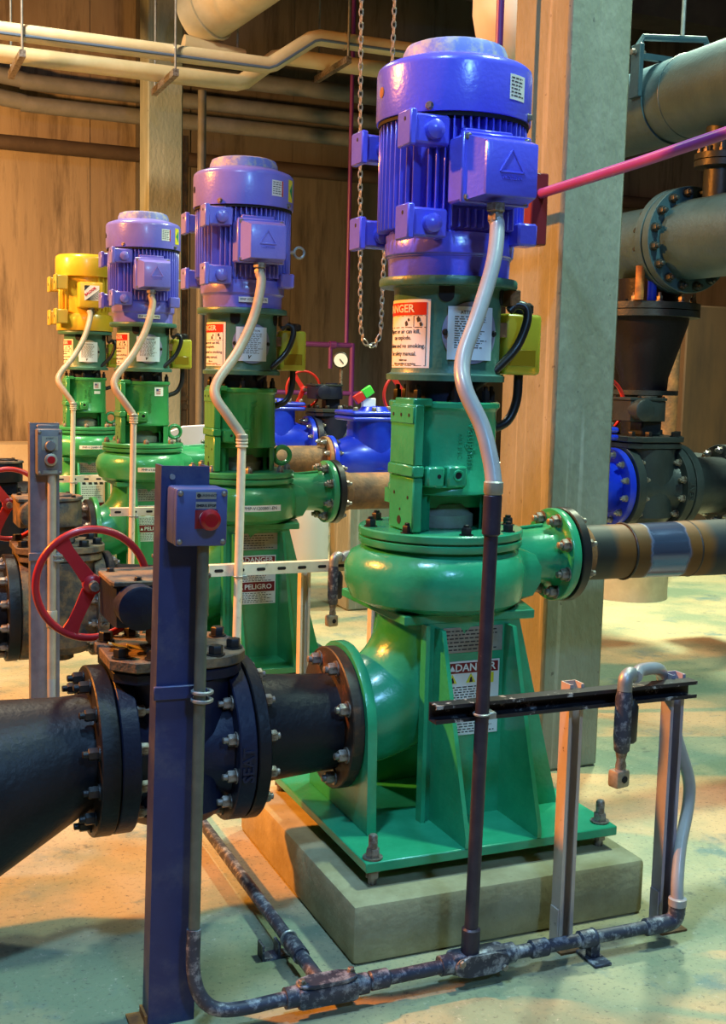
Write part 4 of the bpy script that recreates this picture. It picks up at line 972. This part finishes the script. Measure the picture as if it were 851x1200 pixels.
# downstream of the second pump's valve: tee pieces and its flange
t = thing('tee_fitting', 'dark grey flanged tee fitting at the right edge beside the plug valve', 'pipe', (2.6, PITCH + DY, DZ - .15), (0, 0, 0))
yy = PITCH + DY
part('pipe', t, DGREY, lambda b: (b.lathe([(.150, 2.42), (.165, 2.44), (.160, 2.50), (.150, 2.55), (.150, 7.9)], frame((0, yy, DZ), (1, 0, 0)), 40), b.lathe([(.145, 0), (.145, .40)], frame((2.85, yy, DZ), (0, 1, 0)), 32)))
part('pipe_flange', t, DGREY, lambda b: flange(b, 2.385, .218, .045, DZ, yy, 48))
ring_bolts('flange_bolt', t, STEEL, (2.385, yy, DZ), (-1, 0, 0), .186, 12, 'teb', hexbolt(.016, .02, .012), 15)
part('branch_flange', t, DGREY, lambda b: flange(b, 2.70, .215, .045, DZ, yy, 48))
part('branch_flange', t, DGREY, lambda b: flange(b, 2.752, .215, .045, DZ, yy, 48))
ring_bolts('flange_bolt', t, STEEL, (2.70, yy, DZ), (-1, 0, 0), .186, 12, 'teb', hexbolt(.016, .02, .012), 0)

# ------------------------------------------------------------------ right side: overhead pipes and the reducer stack
HX = 2.5
t = thing('overhead_pipe', 'big grey overhead pipe at the top right, hung in a steel strap', 'pipe', (HX, 2.4, 2.71), (0, 0, 0))
part('pipe', t, GREYP, lambda b: b.cyl((HX, -1.5, 2.93), (HX, 3.5, 2.93), .215, n=48))
part('pipe_joint', t, GREYP, lambda b: b.torus(.2155, .004, frame((HX, 2.20, 2.93), (0, 1, 0)), 44, 6))
t = thing('pipe_hanger', 'grey steel strap hanger clamped round the big overhead pipe', 'hanger', (HX, 2.36, 2.7), (0, 0, 0))
part('strap', t, GREYP, lambda b: [b.box(HX - .245, HX - .217, 2.33, 2.41, 2.93, 3.2, .003), b.box(HX + .217, HX + .245, 2.33, 2.41, 2.93, 3.2, .003), b.lathe([(.217, 0), (.226, 0), (.226, .08), (.217, .08), (.217, 0)], frame((HX, 2.33, 2.93), (0, 1, 0), (1, 0, 0)), 28, False, 0, 180)])
part('cross_arm', t, GREYP, lambda b: b.tube([(HX - .231, 2.37, 3.19), (HX - .20, 2.37, 3.24), (HX + .20, 2.37, 3.28), (HX + .24, 2.37, 3.2)], .018, 8))
part('clamp_bolt', t, BOLTM, lambda b: b.cyl((HX - .27, 2.37, 3.16), (HX - .19, 2.37, 3.16), .016, n=10))
part('brace', t, GREYP, lambda b: b.box(HX - .22, HX + .5, 2.355, 2.385, 3.13, 3.16))
part('hanger_rod', t, GALV, lambda b: b.cyl((HX + .05, 2.37, 3.26), (HX + .05, 2.37, 6.0), .012, n=8))
t = thing('header_pipe', 'grey flanged header pipe below the big overhead pipe at the right edge', 'pipe', (HX, 2.2, 1.98), (0, 0, 0))
HZ = 2.19
part('pipe', t, GREYP, lambda b: b.cyl((HX, -1.5, HZ), (HX, 3.0, HZ), .205, n=48))
for y in (2.14, 2.205):
    part('pipe_flange', t, GREYP, lambda b: b.lathe([(.1, 0), (.272, 0), (.275, .003), (.275, .05), (.272, .053), (.1, .053)], frame((HX, 0, HZ), (0, 1, 0)), 56), key='hpf', M=T(0, y))
ring_bolts('flange_bolt', t, DGREY, (HX, 2.14, HZ), (0, -1, 0), .242, 16, 'hpb', hexbolt(.02, .028, .016), 11)
ring_bolts('flange_bolt', t, DGREY, (HX, 2.258, HZ), (0, 1, 0), .242, 16, 'hpb', hexbolt(.02, .028, .016), 11)
t = thing('riser_stub', 'short flanged dark pipe joining the header to the big overhead pipe', 'pipe', (HX, 1.95, HZ + .19), (0, 0, 0))
part('pipe', t, DGREY, lambda b: b.cyl((HX, 1.95, HZ + .18), (HX, 1.95, 2.74), .075, n=24))
for z in (2.53, 2.565): part('pipe_flange', t, DGREY, lambda b: b.lathe([(.03, 0), (.125, 0), (.125, .03), (.03, .03)], T(HX, 1.95, 0), 32), key='rsf', M=T(0, 0, z))
for i in range(8):
    a = R(45 * i + 10); part('flange_bolt', t, BOLTM, hexbolt(.013, .018, .02), key='rsb', M=T(HX + .1 * math.cos(a), 1.95 + .1 * math.sin(a), 2.595))
t = thing('reducer_stack', 'black tapered reducer with a flange on top, right of the concrete column', 'pipe', (2.5, 2.45, 1.2), (0, 0, 0))
RXX, RY = 2.47, 2.45
part('reducer', t, BLACKP, lambda b: b.lathe([(.13, 1.40), (.135, 1.47), (.225, 1.76), (.23, 1.80)], T(RXX, RY, 0), 40))
part('upper_pipe', t, BLACKP, lambda b: b.cyl((RXX, RY, 1.86), (RXX, RY, 2.0), .17, n=32))
for z in (1.795, 1.835): part('pipe_flange', t, DGREY, lambda b: b.lathe([(.1, 0), (.285, 0), (.285, .035), (.1, .035)], T(RXX, RY, 0), 48), key='rdf', M=T(0, 0, z))
for i in range(12):
    a = R(30 * i + 8); part('flange_bolt', t, BOLTM, hexbolt(.018, .026, .016), key='rdb', M=T(RXX + .25 * math.cos(a), RY + .25 * math.sin(a), 1.87))
part('base_flange', t, DGREY, lambda b: b.lathe([(.1, 1.375), (.19, 1.375), (.19, 1.40), (.1, 1.40)], T(RXX, RY, 0), 36))
part('lower_pipe', t, BLACKP, lambda b: b.cyl((RXX, RY, .95), (RXX, RY, 1.38), .11, n=24))
for dx, m, lb in ((-.20, ORANGEP, 'orange'), (-.12, CHECKB, 'blue')):
    single('thin_pipe', 'thin %s vertical pipe standing on the black reducer flange' % lb, 'pipe', m, lambda b: b.cyl((RXX + dx, RY - .2, 1.875), (RXX + dx, RY - .2, 2.05), .024, n=14))
single('brown_pipe', 'rusty brown vertical pipe behind the black reducer', 'pipe', RUST, lambda b: b.cyl((3.75, 3.9, 0), (3.75, 3.9, 2.4), .07, n=20))
single('pipe_pedestal', 'round pale concrete pedestal on the floor behind the rust-banded pipe', 'base', mat('pale_concrete', (.42, .42, .36), .8, c2=(.5, .5, .43), scale=12), lambda b: b.lathe([(.25, 0), (.25, .42), (.23, .44)], T(3.25, 3.55, 0), 36))
single('steel_angle_post', 'thin dark steel post standing behind the concrete column', 'post', GREYSTRUT, lambda b: (b.box(1.335, 1.385, 1.24, 1.246, 0, 1.2), b.box(1.335, 1.341, 1.246, 1.29, 0, 1.2)))
single('grey_drum', 'ribbed pale grey drum on the floor behind the second pump', 'drum', mat('ribbed_grey', (.45, .47, .48), .6), lambda b: b.lathe([(.17, 0), (.18, .02)] + [(.18 + (.006 if i % 2 else 0), .05 + i * .045) for i in range(16)] + [(.175, .78), (0, .78)], T(1.52, 5.25, 0), 32))
single('pale_sheet', 'pale lilac sheet of plastic standing between the second and third pump', 'sheet', SHEET, lambda b: b.prism([(0, 0), (.36, 0), (.36, 1.10), (.12, 1.085), (0, 1.04)], .03, frame((.30, 4.62, 0), (0, -1, 0), (1, 0, 0)), .006))

# purple/magenta small pipes
t = thing('magenta_pipe', 'thin magenta pipe running diagonally past the blue motor and column, with a purple riser', 'pipe', (.62, .6, 2.06), (0, 0, 0))
part('pipe', t, MAGENTA, lambda b: b.tube([(.62, .88, 2.062), (.62, .56, 2.071), (.62, 0, 2.091), (.62, -.45, 2.113), (.62, -1.6, 2.165)], .0165, 16))
part('riser', t, PURPLE, lambda b: b.cyl((.62, .88, 2.062), (.62, .88, 6.0), .014, n=14))
single('red_valve_handle', 'dark red flat plate behind the motor terminal box', 'plate', mat('dark_red_paint', (.16, .012, .02), .4), lambda b: b.box(.585, .65, .55, .60, 1.90, 2.14, .004))
t = thing('purple_piping', 'thin purple pipework on the back wall near the gauge', 'pipe', (2.6, 7.4, 1.2), (0, 0, 0))
part('pipe', t, PURPLE, lambda b: (b.cyl((1.9, 7.4, 1.72), (2.76, 7.4, 1.72), .024, n=12), b.lathe([(.04, 0), (.04, .09)], frame((2.05, 7.4, 1.72), (1, 0, 0)), 12), b.lathe([(.035, 0), (.035, .06)], frame((2.53, 7.4, 1.72), (1, 0, 0)), 12)))
part('vertical_pipe', t, PURPLE, lambda b: b.cyl((2.76, 7.4, 1.74), (2.76, 7.4, 0), .024, n=12))
part('drop_pipe', t, PURPLE, lambda b: b.cyl((2.2, 7.4, 1.72), (2.2, 7.4, 1.56), .02, n=10))
part('drop_pipe', t, PURPLE, lambda b: b.cyl((2.54, 7.4, 1.72), (2.54, 7.4, 1.50), .02, n=10))
part('lower_pipe', t, PURPLE, lambda b: b.cyl((1.6, 7.4, 1.27), (2.85, 7.4, 1.27), .022, n=10))
single('purple_standpipe', 'thin purple vertical pipe behind the hanging chain', 'pipe', PURPLE, lambda b: b.cyl((2.78, 7.6, 1.7), (2.78, 7.6, 6), .02, n=10))
t = thing('pressure_gauge', 'small round white pressure gauge on a stem above the far valve', 'gauge', (2.05, 5.9, 1.40), (0, 0, 0))
part('stem', t, BOLTM, lambda b: b.cyl((2.05, 5.9, 1.30), (2.05, 5.9, 1.52), .014, n=10))
part('case', t, RUBBER, lambda b: b.lathe([(.06, 0), (.064, .01), (.064, .045), (.055, .05)], frame((2.05, 5.92, 1.56), (-.35, -1, 0)), 28))
part('dial', t, WHITE, lambda b: b.lathe([(.055, 0), (.055, .003)], frame((2.034, 5.873, 1.56), (-.35, -1, 0)), 28))
part('needle', t, INK, lambda b: b.box(-.004, .004, -.035, .012, 0, .002, 0, frame((2.032, 5.868, 1.56), (-.35, -1, 0), (1, 0, 0)) @ Matrix.Rotation(.7, 4, 'Z')))
t = thing('position_flag', 'small green and red indicator tag on top of the middle blue valve', 'indicator', (1.46, 4.0, 1.24), (0, 0, 0))
part('green_half', t, mat('bright_green_plastic', (.08, .62, .06), .4), lambda b: b.box(0, .07, 0, .03, 0, .06, .004, T(1.46, 3.98, 1.295) @ Matrix.Rotation(-.6, 4, 'Y')))
part('red_half', t, RED2, lambda b: b.box(-.07, 0, 0, .03, 0, .06, .004, T(1.46, 3.98, 1.295) @ Matrix.Rotation(-.6, 4, 'Y')))
part('bracket', t, WHITE, lambda b: b.box(1.44, 1.53, 3.99, 4.02, 1.22, 1.30, .004))

# hanging chain
def chain(b):
    pts = []
    x0, x1, yb = .338, .458, 1.5
    z = 5.9
    while z > 1.66: pts.append(Vector((x0 + .004 * math.sin(z * 2) + .03 * max(0, (2.9 - z)) / 1.3, yb, z))); z -= .026
    c = (x0 + .03 + x1) / 2
    for i in range(9):
        a = math.pi * i / 8; pts.append(Vector((c - .045 * math.cos(a), yb, 1.64 - .075 * math.sin(a))))
    z = 1.66
    while z < 5.9: pts.append(Vector((c + .045 + .022 * min(1, (z - 1.66) / 1.2), yb, z))); z += .026
    for i in range(len(pts) - 1):
        d = pts[i + 1] - pts[i]; mid = (pts[i] + pts[i + 1]) / 2
        F = frame(mid, (1, 0, 0) if i % 2 else (0, 1, 0), d) if abs(d.normalized().dot(Vector((1, 0, 0)))) < .9 or not i % 2 else frame(mid, (0, 0, 1), d)
        P_ = [F @ Vector((.0175 * math.cos(t_) , .0085 * math.sin(t_), 0)) for t_ in [2 * math.pi * j / 8 for j in range(8)]]
        b.tube(P_, .0032, 4, closed=True)
single('hoist_chain', 'thin bright steel hoist chain hanging in a loop left of the blue motor', 'chain', mat('bright_chain_steel', (.55, .53, .46), .35, .6), chain, kind=None)

# ------------------------------------------------------------------ overhead left: pipes under the ceiling
PZ = 3.80
t = thing('insulated_pipe', 'long cream overhead pipe with an upward jog, front one of the pair', 'pipe', (0, 6.0, PZ), (0, 0, 0), None)
part('pipe', t, CREAMPIPE, lambda b: b.tube([(-6.9, 6, PZ), (1.42, 6, PZ), (1.47, 6, PZ + .02), (1.78, 6, PZ + .24), (1.84, 6, PZ + .26), (4.6, 6, PZ + .26)], .062, 20))
part('stripe', t, mat('blue_pipe_stripe', (.10, .16, .28), .5), lambda b: b.tube([(-6.9, 5.945, PZ - .03), (1.42, 5.945, PZ - .03), (1.48, 5.945, PZ - .005), (1.79, 5.945, PZ + .215), (1.84, 5.945, PZ + .23), (4.6, 5.945, PZ + .23)], .011, 6))
t = thing('insulated_pipe', 'long cream overhead pipe, rear one of the pair', 'pipe', (0, 6.4, PZ), (0, 0, 0), None)
part('pipe', t, CREAMPIPE, lambda b: b.tube([(-6.9, 6.4, PZ - .06), (1.30, 6.4, PZ - .06), (1.36, 6.4, PZ - .04), (1.62, 6.4, PZ + .17), (1.70, 6.4, PZ + .19), (4.6, 6.4, PZ + .19)], .066, 20))
HL = ['channel hanger under the cream pipes at the left edge', 'channel hanger under the cream pipes in front of the far column', 'channel hanger under the cream pipes beside the chain']
for i, (x, z) in enumerate(((-.42, PZ), (.68, PZ), (2.06, PZ + .26))):
    t = thing('pipe_hanger', HL[i], 'hanger', (x, 6.2, z - .13), (0, 0, 0), 'channel hangers under the cream pipes')
    part('channel', t, BOLTM, lambda b: b.box(x - .022, x + .022, 5.9, 6.62, z - .185, z - .135), key=None)
    part('hanger_rod', t, GALV, lambda b: b.cyl((x, 5.92, z - .13), (x, 5.92, 6), .009, n=8))
    part('hanger_rod', t, GALV, lambda b: b.cyl((x, 6.58, z - .13), (x, 6.58, 6), .009, n=8))
    part('clamp', t, STEEL, lambda b: b.torus(.066, .007, frame((x, 6, z), (1, 0, 0)), 20, 6))
GP_L = ['upper grey pipe along the back wall at the left', 'lower grey pipe along the back wall at the left']
for i, z in enumerate((4.10, 3.90)):
    single('wall_pipe', GP_L[i], 'pipe', WALLP, lambda b: b.tube(spline([(-2.2, 8.2, z + .55), (-1.0, 8.6, z + .22), (-.5, 8.7, z + .06), (-.1, 8.72, z), (.5, 8.72, z - .02), (5.5, 8.72, z - .02)], 6), .075, 18), group='grey pipes along the back wall')
single('wall_pipe', 'dark thin pipe lowest on the back wall', 'pipe', mat('flaking_dark_pipe', (.05, .035, .03), .7, c2=(.07, .05, .04), scale=5, c3=(.5, .48, .45), s3=14, lo3=.68, hi3=.74), lambda b: b.cyl((-6.5, 8.9, 3.55), (7.5, 8.9, 3.55), .07, n=14))
single('wall_pipe', 'grey pipe right of the far column, highest on the dark wall', 'pipe', WALLP, lambda b: b.cyl((1.1, 8.5, 4.28), (6.5, 8.5, 4.28), .085, n=16))
t = thing('vent_pipe', 'fat cream pipe end with a saddle clamp under the ceiling', 'pipe', (1.1, 6.3, 4.1), (0, 0, 0))
part('pipe', t, CREAMPIPE, lambda b: b.cyl((.99, 6.5, 4.20), (2.1, 4.8, 4.95), .22, n=32))
part('lower_pipe', t, CREAMPIPE, lambda b: b.cyl((.86, 6.4, 3.98), (1.35, 6.4, 3.93), .075, n=20))
part('strap', t, CREAMPIPE, lambda b: b.torus(.225, .012, frame((1.07, 6.38, 4.25), (1.11, -1.7, .75)), 32, 6))
part('hanger_rod', t, GALV, lambda b: b.cyl((1.30, 6.4, 3.95), (1.30, 6.4, 6), .009, n=8))
single('white_pipe_elbow', 'large white rounded pipe end behind the blue motor top', 'pipe', WHITEP, lambda b: (b.sphere((1.60, 2.45, 3.27), .24, 28), b.cyl((1.60, 2.45, 3.27), (1.60, 2.45, 6.0), .24, n=28)))
single('vertical_rust_pipe', 'thin rusty vertical pipe with couplings right of the far column', 'pipe', RUST, lambda b: (b.cyl((1.16, 7.5, 0), (1.16, 7.5, 3.5), .035, n=12), b.lathe([(.05, 1.1), (.05, 1.14)], T(1.16, 7.5, 0), 12), b.lathe([(.05, 1.18), (.05, 1.22)], T(1.16, 7.5, 0), 12)))
single('vertical_grey_pipe', 'grey-green vertical pipe beside the thin rusty pipe', 'pipe', WALLP, lambda b: b.cyl((1.42, 7.9, 0), (1.42, 7.9, 4.0), .04, n=12))
